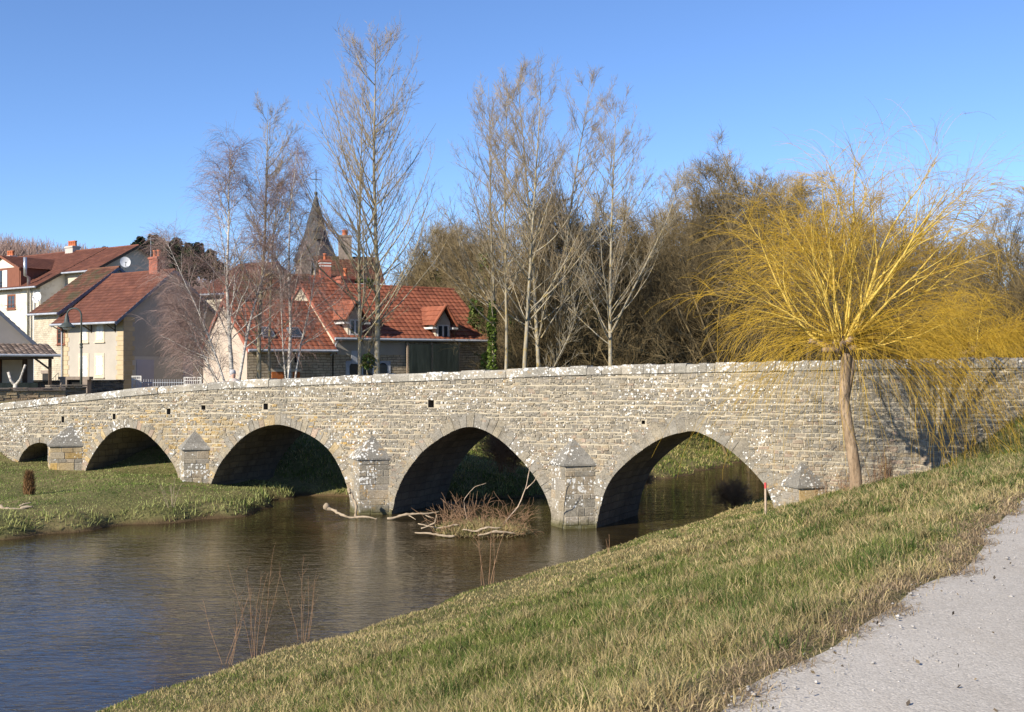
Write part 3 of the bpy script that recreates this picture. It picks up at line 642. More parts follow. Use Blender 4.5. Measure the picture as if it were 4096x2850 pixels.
while z < 7.3:
    e = .16 if int(z*10/3.1) % 2 else 0
    H.fbox(q, 'F', 6.35-e, 7.0, z+.008, z+.30, .0, .03); H.fbox(q2, 'F', 0, .5+e, z+.008, z+.30, 0, .03); H.fbox(q, 'R', -.03, .62+e, z+.008, z+.30, .031, .05); z += .31
q.build('quoins', M['quoin'], H.o); q2.build('quoins', M['quoin'], H.o)
for u in (.35, 3.35, 6.1):
    bk_ = MB(); bk_.bar((u, -.02, 6.7), (u, -.75, 7.15), .035); bk_.bar((u, -.02, 7.15), (u, -.75, 7.15), .035); bk_.bar((u, -.03, 6.6), (u, -.03, 7.2), .035); bk_.build('eave_bracket', M['wood_dark'], H.o)
GA = Fr(*cA, rA+R(90))
for (xa, ya, xb, yb) in ((1162,1150,1310,1400), (1562,1120,1642,1400)):
    p0, q0 = z1(xa, ya); p1, _ = z1(xb, yb); H.panel('garage_door', M['door_violet'], 'R', GA.x(p0), GA.x(p1), 2., GA.z(p0, q0), .031, .06)
H.panel('timber_post', M['wood_dark'], 'R', 7.0, 7.3, 2., 4.8, .031, .08)
cg = chimney(H, 5.3, 3.64, 10.2, 11.75, .95, .6, M['brickred'], 2, .13)
an = MB(); an.bar((4.6, 3.64, 10.6), (4.6, 3.64, 13.1), .02); an.bar((4.2, 3.64, 13.0), (5.0, 3.64, 13.0), .012); [an.bar((4.25+.18*i, 3.4, 13.0), (4.25+.18*i, 3.9, 13.0), .009) for i in range(5)]
an.build('aerial', M['zinc'], H.o)
dp = MB(); dp.tube([(-.1, -.8, 7.1), (-.1, -.1, 6.75), (-.1, -.1, 2.)], .05); dp.build('downpipe', M['zinc'], H.o)
# --- cream rubble house squeezed between
rB = rA; FBn = Fr(*oA, rA); xB0, xB1 = FBn.x(136), -.15
oB = (oA[0]+xB0*math.cos(rB)+.15*math.sin(rB)*0, oA[1]+xB0*math.sin(rB)); wB = xB1-xB0
H = House('rubble_house', 'narrow cream rubble house with mossy old roof between white and beige houses', oB, rB, wB, 8.5, 2., 8.25, 11.35, M['rubble_cream'])
H.roof(M['tile_old'], .4, .12, 'board'); FB = Fr(*oB, rB)
p0, q0 = z1(487, 872); p1, q1 = z1(540, 1020); H.window('F', FB.x(p0), FB.x(p1)+.25, FB.z(p0, q1), FB.z(p0, q0), M['wood_brown'], 'dark', .12)
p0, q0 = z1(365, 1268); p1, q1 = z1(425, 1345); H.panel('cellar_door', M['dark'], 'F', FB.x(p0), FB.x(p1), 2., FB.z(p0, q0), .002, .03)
H.panel('lintel', M['chim_stone'], 'F', FB.x(p0)-.2, FB.x(p1)+.2, FB.z(p0, q0)+.004, FB.z(p0, q0)+.22, .0, .05)
sr = MB(); a0 = FB.x(210)
for i in range(6): sr.bar((a0+i*.32, -.5, 2.2), (a0+i*.32, -.5, 3.1+i*.17), .014)
sr.bar((a0, -.5, 3.1), (a0+1.6, -.5, 3.95), .018); sr.bar((a0, -.5, 2.7), (a0+1.6, -.5, 3.5), .014); tag(sr.build('stair_railing', M['iron'], None), 'thin black stair railing against the cream rubble house', 'railing'); _o = bpy.data.objects['stair_railing']; _o.location = (*oB, 0); _o.rotation_euler = (0, 0, rB)
# --- long cream house with the white wing in front of its left part
rD = R(-38.); cD = (X_(384, 92), 92.); lD = 26.; oD = (cD[0]-lD*math.cos(rD), cD[1]-lD*math.sin(rD)); FD = Fr(*oD, rD)
HD = House('cream_house', 'cream house with long dark red roof, chimney pots and shaded right gable', oD, rD, lD, 7.2, 2., FD.z(300, 1080), FD.z(300, 1022)+.85, M['render_cream'])
HD.roof(M['tile_brown'], .45, .4, 'wood_dark')
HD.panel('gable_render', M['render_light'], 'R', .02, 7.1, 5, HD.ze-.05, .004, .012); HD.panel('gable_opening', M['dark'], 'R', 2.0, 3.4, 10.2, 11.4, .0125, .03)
RD = Fr(oD[0]-3.6*math.sin(rD), oD[1]+3.6*math.cos(rD), rD)
chimney(HD, RD.x(289), 3.6, HD.zr-.4, HD.zr+.55, 1.15, .7, M['render_light'], 4, .14)
chimney(HD, RD.x(42), 3.6, HD.zr-.4, HD.zr+.3, 1., .7, M['render_light'], 3, .15)
chimney(HD, lD+2.2, 5.5, 9., 12.0, 1., .7, M['chim_stone'], 0)
pj = 2.2; rC = rD; oC = (oD[0]+pj*math.sin(rD), oD[1]-pj*math.cos(rD)); FC = Fr(*oC, rC); lC = FC.x(160); cC = (oC[0]+lC*math.cos(rC), oC[1]+lC*math.sin(rC))
H = House('white_house', 'tall white house front with brown dormer balcony and steel flue', oC, rC, lC, 2*(pj+3.6), 2., HD.ze-pj*(HD.zr-HD.ze)/3.6+.05, HD.zr+.05, M['render_white'])
H.roof(M['tile_brown'], .5, .25, 'wood_dark'); zeC = H.ze
p0, q0 = z1(62, 596); p1, q1 = z1(132, 722); wn_ = H.window('F', FC.x(p0), FC.x(p1), FC.z(p0, q1), FC.z(p0, q0), M['wood_brown'], 'glass', .14)
rl = MB(); u0, u1 = FC.x(p0)-.1, FC.x(p1)+.1; zb = FC.z(p0, q1)
for zq in (.1, .32): rl.bar((u0, -.25, zb+zq), (u1, -.25, zb+zq), .018); rl.bar((u0, 0, zb+zq), (u0, -.25, zb+zq), .018); rl.bar((u1, 0, zb+zq), (u1, -.25, zb+zq), .018)
rl.build('window_guard', M['wood_brown'], wn_)
# dormer
p0, q0 = z1(-40, 500); p1, _ = z1(200, 500); u0, u1 = FC.x(p0)-1.2, FC.x(p1); zb, ze_, zr_ = zeC-.3, FC.z(100, z1(0, 360)[1]), FC.z(60, z1(0, 262)[1])
dm = MB(); dm.box(u0, u1, -.25, 5., zb, ze_); um = (u0+u1)/2; dm.add([(u0,-.25,ze_),(u1,-.25,ze_),(um,-.25,zr_-.05)], [(0,1,2)]); dmo = dm.build('dormer', M['wood_brown'], H.o)
tri = MB(); tri.add([(u0+.1,-.27,ze_+.03),(u1-.1,-.27,ze_+.03),(um,-.27,zr_-.15)], [(0,1,2)]); tri.build('dormer_gable', M['render_white'], dmo)
dr_ = MB()
for sgn, ue in ((-1, u0-.25), (1, u1+.25)):
    d_ = np.array([ue-um, 0, (ze_-.15)-zr_]); D_ = np.linalg.norm(d_); tiled(dr_, (um, -.5, zr_+.06), (0, 1, 0), d_/D_, 5.6, D_)
dr_.build('dormer_roof', M['tile_brown'], dmo)
bd = MB()
for ue in (u0-.25, u1+.25): bd.add([(um,-.52,zr_-.1),(ue,-.52,ze_-.3),(ue,-.52,ze_-.08),(um,-.52,zr_+.1)], [(0,1,2,3)])
bd.build('dormer_board', M['wood_brown'], dmo)
for k, (ua, ub, mm) in enumerate(((u0+.25, um-.1, 'glass'), (um+.02, um+.75, 'frame_white'), (um+.95, u1-.15, 'wood_brown'))):
    pp = MB(); pp.box(ua, ub, -.29, -.255, zb+.1, ze_-.15); pp.build('dormer_panel', M[mm], dmo)
br_ = MB(); br_.box(u0, um, -.5, -.46, zb+.35, zb+.42); br_.box(u0, um, -.5, -.46, zb+.6, zb+.66); [br_.box(u0+.12*i, u0+.12*i+.03, -.48, -.45, zb+.05, zb+.6) for i in range(10)]; br_.build('balcony_rail', M['wood_brown'], dmo)
lg = MB(); lg.box(0, FC.x(88), -.1, -.002, zb-.22, zb-.08); lg.build('ledge', M['render_cream'], H.o)
fl = MB(); uf = FC.x(z1(268, 0)[0]); fl.tube([(uf, -.25, 4.), (uf, -.25, FC.z(128, z1(0, 450)[1])), (uf+.1, -.6, FC.z(128, z1(0, 435)[1])), (uf+.1, -.62, FC.z(132, z1(0, 280)[1]))], .13, 10); fl.build('flue', M['steel'], H.o, True)
dp = MB(); dp.tube([(uf+.6, -.12, 10.3), (uf+.6, -.12, 2.)], .06); dp.build('downpipe', M['zinc'], H.o)
dish('satellite_dish', 'white satellite dish on the cream house gable against the sky', (X_(z1(1066, 0)[0], 92), 92., Z_(z1(0, 317)[1], 92)), .4, R(25), R(-12))
dish('satellite_dish', 'white satellite dish on the white house wall above the stone roof', (X_(z1(310, 0)[0], 86.5), 86.5, Z_(z1(0, 618)[1], 86.5)), .38, R(-15), R(-12))
# --- low porch house at the left edge
oP = (X_(134, 60)-7.4, 60.); H = House('porch_house', 'grey gabled house with tiled open porch at the left edge', (X_(134, 60), 60.), R(90+34), 9., 7.4, 2., 5.6, 9.1, M['render_grey'])
H.roof(M['tile_grey'], .3, .25, 'board', False)
pr_ = MB(); z0p, z1p = 5.55, 4.98; xR = .35
dnv = np.array([-2.2, 0, z1p-z0p]); Dn = np.linalg.norm(dnv)
tiled(pr_, (-.02, -.7, z0p), (0, 1, 0), dnv/Dn, 7.5, Dn, .3, .26, .035, .03); po_ = pr_.build('porch_roof', M['tile_grey'], H.o)
gt = MB(); gt.tube([(-2.27, -.8, z1p-.02), (-2.27, 6.8, z1p-.02)], .07); gt.build('gutter', M['zinc'], po_)
for yy in (-.35, 3.2, 6.): p_ = MB(); p_.box(-2.12, -1.98, yy-.07, yy+.07, 2., 4.95); p_.build('porch_post', M['wood_dark'], H.o)
cb_ = MB(); cb_.bar((-2.05, -.3, 4.3), (-2.05, .5, 4.92), .05); cb_.box(-2.14, -1.96, -.5, 6.8, 4.78, 4.93); cb_.build('porch_beam', M['wood_dark'], H.o)
H.panel('porch_back', M['wood_dark'], 'L', .3, 7.1, 2., 4.9, .003, .03); H.panel('porch_door', M['orange_wood'], 'L', 1.6, 2.4, 2., 4.75, .031, .06); H.panel('porch_panel', M['stone_frame'], 'L', .55, 1.5, 2., 4.75, .031, .06)
nf = MB(); nf.box(-2.4, -2.36, .3, 6.5, 2.4, 3.62); nf.build('porch_net', M['net'], H.o)
# --- long red-roofed house with dormers (low wing + high wing)
rE = R(36); ux, uy = math.cos(rE), math.sin(rE)
oE1 = (-12.5, 55.5); w1 = 4.45
FE1 = Fr(*oE1, rE)
H = House('red_roof_cottage', 'low wing of stone cottage with red tiled roof and pale left gable', oE1, rE, w1, 5.5, 2., 5.45, 7.65, M['rubble_brown'])
H.roof(M['tile_red'], .35, .12, 'brickred', xr=w1+.1); H.panel('gable_render', M['render_pink'], 'L', .0, 5.5, 2., 5.44, .004, .02)
gp = MB(); gp.add([(-.02,0,5.44),(-.02,5.5,5.44),(-.02,2.75,7.55)], [(2,1,0)]); gp.build('gable_peak', M['render_pink'], H.o)
def skylight(H, u, y, wd=.62, ln=.8):
    n = np.array([0, -H.fr, 1]); n = n/np.linalg.norm(n); dn = np.array([0, -1, -H.fr]); dn = dn/np.linalg.norm(dn); c = np.array([u, y, H.zroof(y)])+n*.1
    def slab(mb, a0, a1, b0, b1, t0, t1):
        V = [c+np.array([a, 0, 0])+dn*b_+n*t for t in (t0, t1) for a, b_ in ((a0, b0), (a1, b0), (a1, b1), (a0, b1))]; mb.add(V, [(3,2,1,0),(4,5,6,7),(0,1,5,4),(1,2,6,5),(2,3,7,6),(3,0,4,7)])
    fr_ = MB(); slab(fr_, -wd/2, wd/2, -ln/2, ln/2, -.05, .07); o = fr_.build('skylight', M['board'], H.rf); pn = MB(); slab(pn, -wd/2+.07, wd/2-.07, -ln/2+.08, ln/2-.08, .071, .078); pn.build('pane', M['glass'], o)
skylight(H, FE1.x(1100)-.15, .65); skylight(H, FE1.x(1212)-.15, .65)
chimney(H, .35, 2.75, 7.3, 8.35, .55, .5, M['brickred'], 0)
for pa_, pb_ in ((1087, 1133), (1170, 1198)): H.panel('shutter', M['orange_wood'], 'F', FE1.x(pa_), FE1.x(pb_), 2., FE1.z(pa_, 1488), .0, .04)
H.panel('lintel', M['stone_frame'], 'F', FE1.x(1080), FE1.x(1205), FE1.z(1140, 1488)+.004, FE1.z(1140, 1478), .0, .03)
H.panel('attic_opening', M['dark'], 'F', FE1.x(1178), FE1.x(1198), 4.6, 5.05, .0, .01)
oE2 = (oE1[0]+(w1+.1)*ux, oE1[1]+(w1+.1)*uy); w2 = 9.3; FE2 = Fr(*oE2, rE); 
H = House('dormer_cottage', 'high wing of stone cottage with long red roof and two gabled dormers', oE2, rE, w2, 7.2, 2., 6.0, 8.72, M['rubble_brown'])
H.roof(M['tile_red'], .3, .12, 'brickred', capm=M['tile_red'])
vg = MB(); e_ = .02
vg.add([(-.02,0,5.0),(-.02,7.2,5.0),(-.02,7.2,6.0),(-.02,3.6,8.66),(-.02,0,6.0)], [(4,3,2,1,0)]); vg.build('gable_render', M['stone_frame'], H.o)
H.panel('render_band', M['render_beige'], 'F', .0, FE2.x(1620), 5.0, 6.0, .002, .03, label='upper band of grey beige render')
def dormer(H, u0, u1, zs, zwe, zrd, yfr=-.12):
    um = (u0+u1)/2; dm = MB(); yb = H.ry-(H.zr-zwe)/H.fr+.05; yr = H.ry-(H.zr-zrd)/H.fr+.05
    dm.add([(u0,yfr,zs),(u1,yfr,zs),(u1,yfr,zwe),(um,yfr,zrd-.06),(u0,yfr,zwe)], [(0,1,2,3,4)]); dm.add([(u0,yfr,zs),(u0,yfr,zwe),(u0,yb,zwe),(u0,.1,zs)], [(0,1,2,3)]); dm.add([(u1,yfr,zs),(u1,yfr,zwe),(u1,yb,zwe),(u1,.1,zs)], [(3,2,1,0)])
    o = dm.build('dormer', M['render_cream'], H.o); rf = MB()
    for ue in (u0-.3, u1+.3):
        ze_ = zwe-.22; d_ = np.array([ue-um, 0, ze_-zrd]); D_ = np.linalg.norm(d_); y0 = yfr-.28
        tiled(rf, (um, y0, zrd+.05), (0, 1, 0), d_/D_, yr-y0+.25, D_, .34, .3)
    rf.build('dormer_roof', M['tile_red'], o)
    bb = MB()
    for ue in (u0-.3, u1+.3): bb.tube([(um, yfr-.28, zrd+.06), (ue, yfr-.28, zwe-.19)], .075, 8)
    bb.build('verge_tiles', M['tile_red'], o)
    sf = MB()
    for ua, ub in ((u0-.34, u0-.02), (u1+.02, u1+.34)): sf.box(ua, ub, yfr-.25, yb-.1, zwe-.36, zwe-.26)
    sf.build('soffit', M['frame_white'], o)
    wf = MB(); y = yfr-.03; f = .07; a0, a1, b0, b1 = u0+.1, u1-.1, zs+.05, zwe-.12
    for q_ in ((a0, a0+f, b0, b1), (a1-f, a1, b0, b1), (a0+f, a1-f, b0, b0+f), (a0+f, a1-f, b1-f, b1), (um-.05, um+.05, b0+f, b1-f)): wf.box(q_[0], q_[1], y, yfr-.002, q_[2], q_[3])
    w_ = wf.build('window', M['frame_white'], o); pn = MB(); pn.box(a0+f, a1-f, yfr-.012, yfr-.004, b0+f, b1-f); pn.build('pane', M['glass'], w_)
    return o
for (pL, pR, ys, ye, yr_) in ((1386, 1433, 1345, 1268, 1204), (1737, 1786, 1366, 1290, 1228)):
    u0, u1 = FE2.x(pL), FE2.x(pR); dormer(H, u0, u1+.15, FE2.z(pL, ys), FE2.z(pL, ye), FE2.z(pL+20, yr_))
skylight(H, FE2.x(1545)-.9, 1.5, .7, .95)
for i, (pL, pR) in enumerate(((1397, 1433), (1452, 1487), (1513, 1548))):
    u0, u1 = FE2.x(pL), FE2.x(pR); mb = MB(); a = np.linspace(0, math.pi, 12); zc_ = FE2.z(pL, 1470); rr_ = (u1-u0)/2
    prf = [(u0, 2.), (u1, 2.)]+[((u0+u1)/2+rr_*math.cos(q_), zc_+rr_*math.sin(q_)*.9) for q_ in a]; n_ = len(prf)
    mb.add([(x, -.035, z) for x, z in prf]+[(x, -.0, z) for x, z in prf], [tuple(range(n_))]+[(i_, i_+n_, (i_+1) % n_+n_, (i_+1) % n_) for i_ in range(n_)]); mb.build('arched_window', M['glass'], H.o)
H.panel('plastic_sheet', M['plastic'], 'F', FE2.x(1383), FE2.x(1562), 2., FE2.z(1470, 1445), .004, .02); H.panel('plastic_flap', M['plastic'], 'F', FE2.x(1404), FE2.x(1428), 4.55, 5.2, .031, .05)
for pL, pR in ((1622, 1712), (1718, 1820)): H.panel('netting', M['net'], 'F', FE2.x(pL), FE2.x(pR), 2., FE2.z(pL, 1378), .35, .37)
for p_ in (1617, 1714, 1824): H.panel('scaffold_post', M['stake'], 'F', FE2.x(p_)-.04, FE2.x(p_)+.04, 2., FE2.z(p_, 1372), .3, .345)
chimney(H, FE2.x(1475)+.9, 4.2, 8.2, 9.25, .8, .6, M['brickred'], 1, .1)
dp = MB(); dp.tube([(.05, -.38, 5.75), (.05, -.1, 5.45), (.05, -.1, 5.2), (-.25, -.12, 4.95)], .045); dp.build('downpipe', M['zinc'], H.o)
# --- roofs behind
def back_house(name, label, pL, pR, Yl, rot, d, ye, yr, wm, tm, pr=None, eave=.4, verge=.3, zg=2.5):
    o = (X_(pL, Yl), Yl); f = Fr(*o, rot); w_ = f.x(pR); H = House(name, label, o, rot, w_, d, zg, f.z((pL+pR)/2, ye), f.z((pL+pR)/2, yr)+.55, wm); H.roof(tm, eave, verge, 'board'); H.f = f; return H
H = back_house('brown_roof_house', 'cream house with plain brown roof and dish behind the birches', 800, 935, 84, R(-30), 8.5, 1168, 1072, M['render_white'], M['tile_brown'])
dish('satellite_dish', 'pale satellite dish on brown roof behind the birch trees', (X_(1040, 88), 88., Z_(1075, 88)), .33, R(30), R(-12))
H = back_house('mossy_roof_house', 'low house with mossy old brown roof behind the red cottage', 945, 1210, 74, R(8), 7.5, 1218, 1120, M['rubble_brown'], M['tile_old'])
H = back_house('chimney_house', 'red roofed house with banded brick chimney behind the dormer cottage', 1190, 1395, 80, R(20), 6.5, 1170, 1128, M['render_cream'], M['tile_red'])
chimney(H, H.f.x(1335), 3.2, H.zr-.3, H.zr+1.25, .75, .65, M['brickred'], 1, .12, None, True)
H = back_house('ivy_house', 'old house with ivy wall, brown hipped roof and tall stone chimney', 1275, 1530, 95, R(14), 8., 1130, 1042, M['rubble_brown'], M['tile_old'], None, .3, .2)
chimney(H, H.f.x(1400), 4., H.zr-.6, H.zr+1.9, 1.05, .8, M['chim_stone'], 1, .25)
rI = np.random.default_rng(3)
def leaves(name, C, size, mat, parent, cols, rng_, flat=.0, normal=None):
    n = len(C); A = nrm(rng_.normal(size=(n, 3))); B = nrm(np.cross(A, rng_.normal(size=(n, 3)))); s_ = size*rng_.uniform(.6, 1.4, (n, 1))
    V = np.stack([C-A*s_, C+B*s_*.6, C+A*s_, C-B*s_*.6], 1).reshape(-1, 3); F = np.arange(4*n).reshape(n, 4)
    c_ = np.array(cols)[rng_.integers(0, len(cols), n)]*rng_.uniform(.7, 1.3, (n, 1)); c_ = np.concatenate([np.repeat(c_, 4, 0), np.ones((4*n, 1))], 1)
    return npmesh(name, V, [F], mat, parent, False, c_)
IVY = [(.05, .085, .018), (.08, .12, .025), (.11, .14, .035), (.035, .06, .015)]
wI = H.w; C = np.stack([rI.uniform(0, wI*.8, 3000), rI.uniform(-.35, -.02, 3000), rI.uniform(7.5, H.ze+.3, 3000)], 1); C = C[(np.sin(C[:, 0]*2.1)+C[:, 2]*.6-H.ze*.6+1.5) > rI.uniform(0, .6, len(C))]
leaves('wall_ivy', C, .14, M['ivy'], H.o, IVY, rI)
# --- church
Yc = 125.; cx_ = X_(1263, Yc); ch = thing('church_tower', 'church steeple with slender grey slate spire, ball and cross', 'church', (cx_, Yc, 0), R(20))
mpx = Yc/FOC; zb_ = Z_(1045, Yc); zt_ = Z_(775, Yc); wch = 70*mpx
tw = MB(); tw.box(-wch*1.0, wch*1.0, -wch*1.0, wch*1.0, 2.5, zb_); tw.build('tower', M['chim_stone'], ch)
sp_ = MB(); k = 8; prof = [(wch*1.32, zb_-.1), (wch*1.05, zb_+1.0), (wch*.66, zb_+(zt_-zb_)*.38), (wch*.40, zb_+(zt_-zb_)*.66), (.05, zt_)]; sp_.lathe(prof, (0, 0, 0), k); spo = sp_.build('spire', M['slate'], ch)
lu = MB(); lu.box(-.5, .5, -wch*.95, -wch*.45, zb_+2.2, zb_+3.0); lu.add([(-.6,-wch*1.0,3+zb_),(.6,-wch*1.0,3+zb_),(0,-wch*1.0,3.7+zb_),(0,-.3,3.7+zb_),(-.6,-.5,3+zb_),(.6,-.5,3+zb_)], [(0,1,2),(0,2,3,4),(1,5,3,2)]); lu.build('spire_lucarne', M['slate'], spo)
cr = MB(); cr.bar((0, 0, zt_-.2), (0, 0, zt_+2.6), .045); cr.bar((-.6, 0, zt_+1.5), (.6, 0, zt_+1.5), .035); cr.lathe([(0.01, zt_-.16), (.16, zt_-.1), (.2, zt_+.05), (.14, zt_+.2), (.01, zt_+.24)], (0, 0, 0), 12); cr.build('cross', M['iron'], spo)

# --- garden walls, lamp, railings
def stone_wall(name, label, p0, p1, z0, ztop, th, cols, chs=(.06, .08, .1), lens=(.2, .5), lichen=.4, slab=None):
    L = math.hypot(p1[0]-p0[0], p1[1]-p0[1]); r_ = math.atan2(p1[1]-p0[1], p1[0]-p0[0]); o = thing(name, label, 'wall', (p0[0], p0[1], 0), r_)
    cr_ = MB(); cr_.box(0, L, 0, th, z0, ztop); cr_.build('core', M['mortar'], o); mb = MB(); z = max(z0, ztop-1.6)
    while z < ztop-.01:
        c_ = min(rng.choice(chs), ztop-z); s_ = 0
        while s_ < L:
            e_ = min(L, s_+rng.uniform(*lens)); cl = rng.choice(cols); k = rng.uniform(.8, 1.2)
            stone(mb, [(s_+.008, z+.008), (e_-.008, z+.008+rng.uniform(-.01, .01)), (e_-.008, z+c_-.006), (s_+.008, z+c_-.006)], 0, rng.uniform(.015, .06), (cl[0]*k, cl[1]*k, cl[2]*k, lichen)); s_ = e_
        z += c_
    mb.build('face_stones', M['stonewall'], o)
    cap = MB(); s_ = 0
    for lay in range(2 if slab else 1):
        s_ = 0
        while s_ < L:
            e_ = min(L, s_+rng.uniform(.3, .8)); cl = rng.choice(slab or cols); cap.col = (cl[0], cl[1], cl[2], lichen); zz0 = ztop+lay*.075+rng.uniform(0, .01)
            cap.box(s_+.004, e_-.004, -.1-rng.uniform(0, .08), th+.08, zz0+.001, zz0+rng.uniform(.045, .07)); s_ = e_
    cap.build('cap_stones', M['stonewall'], o)
    return o
DK = [(.16,.13,.10),(.22,.18,.14),(.26,.21,.16),(.13,.11,.09)]
stone_wall('garden_wall', 'dark dry stone garden wall below the beige shuttered house', (X_(-60, 60), 60), (X_(495, 64), 64), 1.8, 3.62, .5, DK)
stone_wall('garden_wall', 'ochre stone wall with dark slab top at far left', (X_(-60, 51), 51), (X_(262, 52.5), 52.5), 1.5, 3.35, .45, [(.44,.33,.18),(.5,.37,.2),(.4,.27,.15)], (.1, .12), (.25, .5), .1, [(.14,.09,.08),(.2,.16,.13),(.17,.12,.1)])
stone_wall('garden_wall', 'short layered slab wall beside the lamp post', (X_(196, 54), 54), (X_(345, 55), 55), 1.5, 3.42, .6, DK, (.05, .06), (.3, .7), .2, DK)
ub = thing('stone_hatch', 'small stone hatch with dark opening under the shuttered house', 'hatch', (X_(240, 59), 59., 0), R(-3)); mb = MB()
for q_ in ((0, .35, 2, 3.75), (1.05, 1.4, 2, 3.75), (-.1, 1.5, 3.751, 3.9)): mb.box(q_[0], q_[1], 0, .5, q_[2], q_[3])
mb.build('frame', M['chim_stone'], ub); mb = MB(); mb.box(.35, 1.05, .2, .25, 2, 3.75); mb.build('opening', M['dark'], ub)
Yl = 57.; zlt = Z_(1238, Yl); lp = thing('street_lamp', 'dark green curved neck street lamp beside the beige house', 'street lamp', (X_(325, Yl), Yl, 0)); mpx = Yl/FOC
zn = Z_(z1(0, 775)[1], Yl); rad = 29*mpx
po = MB(); arc = [(-rad+rad*math.cos(q_), 0, zn+rad*1.02*math.sin(q_)) for q_ in np.linspace(0, math.pi, 14)]
zl = Z_(z1(0, 870)[1], Yl)
po.tube([(0, 0, 1.8), (0, 0, 3.2)], [.085, .08]); po.tube([(0, 0, 3.2), (0, 0, 5.4)], [.06, .055]); po.tube([(0, 0, 5.4), (0, 0, zn)]+arc[1:]+[(-2*rad, 0, zl+.55)], .042); po.build('pole', M['iron'], lp, True)
co_ = MB(); co_.lathe([(.06, 5.3), (.085, 5.35), (.06, 5.42), (.085, 5.5), (.06, 5.55)], (0, 0, 0), 12); co_.build('collar', M['iron'], lp)
hd = MB(); hd.lathe([(.05, zl+.62), (.09, zl+.5), (.13, zl+.22), (.16, zl+.2), (.36, zl+.02), (.42, zl-.02), (.40, zl-.03), (.15, zl+.15)], (-2*rad, 0, 0), 20); ho = hd.build('lamp_shade', M['iron'], lp, True)
gl = MB(); gl.lathe([(.2, zl-.01), (.22, zl-.06), (.16, zl-.13), (.01, zl-.16)], (-2*rad, 0, 0), 16); gl.build('lamp_glass', M['dish'], ho, True)
def railing(name, label, pL, pR, yt, yb, Y, step, m, r_=.012, frame=True):
    o = thing(name, label, 'railing', (X_(pL, Y), Y, 0)); L = X_(pR, Y)-X_(pL, Y); z1_, z0_ = Z_(yt, Y), Z_(yb, Y); fr_ = MB(); n = max(2, int(L/step))
    if frame:
        fr_.box(0, L, -.02, .02, z1_-.05, z1_); fr_.box(0, L, -.02, .02, z1_-.22, z1_-.18); fr_.box(0, L, -.02, .02, z0_, z0_+.05); fr_.box(0, .05, -.021, .021, z0_-.8, z1_-.001); fr_.box(L-.05, L, -.021, .021, z0_-.8, z1_-.001)
    else: fr_.box(0, L, -.012, .012, z0_+.1, z0_+.13); fr_.box(0, L, -.012, .012, z1_-.2, z1_-.17)
    fr_.build('frame', m, o); bs_ = MB()
    for i in range(1, n): bs_.box(L*i/n-r_, L*i/n+r_, -.01, .01, z0_-.3, z1_-(.05 if frame else 0))
    bs_.build('bars', m, o); return o
railing('white_railing', 'white metal gate before the grey gable, left one', 527, 566, 1504, 1556, 66, .085, M['frame_white'])
railing('white_railing', 'white metal railing panel near the cottage gable', 735, 806, 1509, 1540, 66, .1, M['frame_white'])
railing('picket_railing', 'thin grey picket railing between the two white gates', 566, 735, 1518, 1560, 66.5, .13, M['zinc'], .012, False)
railing('low_railing', 'low pale railing at the foot of the shuttered front', 262, 320, 1512, 1530, 70, .16, M['dish'], .012, False)

# ------------------------------------------------------------------ bare trees: vectorised branching, level by level
UP = np.array([0, 0, 1.])
def sweep(P, D, L, R0, nseg, wob, trop, tip, rg_, droop=0):
    pts = [P]; d = nrm(D); n = len(P)
    for i in range(nseg):
        d = d+rg_.normal(0, wob, (n, 3))+UP*(trop+droop*(i+1)/nseg); d = nrm(d); P = P+d*(L/nseg)[:, None]; pts.append(P)
    return np.stack(pts, 1), R0[:, None]*np.linspace(1, tip, nseg+1)[None, :]
def spawn(pts, rad, n, t0, t1, ang, rg_, az=None):
    Np, m, _ = pts.shape; n = np.full(Np, n) if np.isscalar(n) else n; idx = np.repeat(np.arange(Np), n); K = len(idx)
    tt = rg_.uniform(t0, t1, K); f = tt*(m-1); i = np.minimum(f.astype(int), m-2); w_ = (f-i)[:, None]
    P = pts[idx, i]*(1-w_)+pts[idx, i+1]*w_; T = nrm(pts[idx, i+1]-pts[idx, i]); r = rad[idx, i]*(1-w_[:, 0])+rad[idx, i+1]*w_[:, 0]
    s_ = nrm(np.cross(T, rg_.normal(size=(K, 3)))); a_ = rg_.uniform(ang[0], ang[1], K)[:, None]
    return P, T*np.cos(a_)+s_*np.sin(a_), tt, idx, r
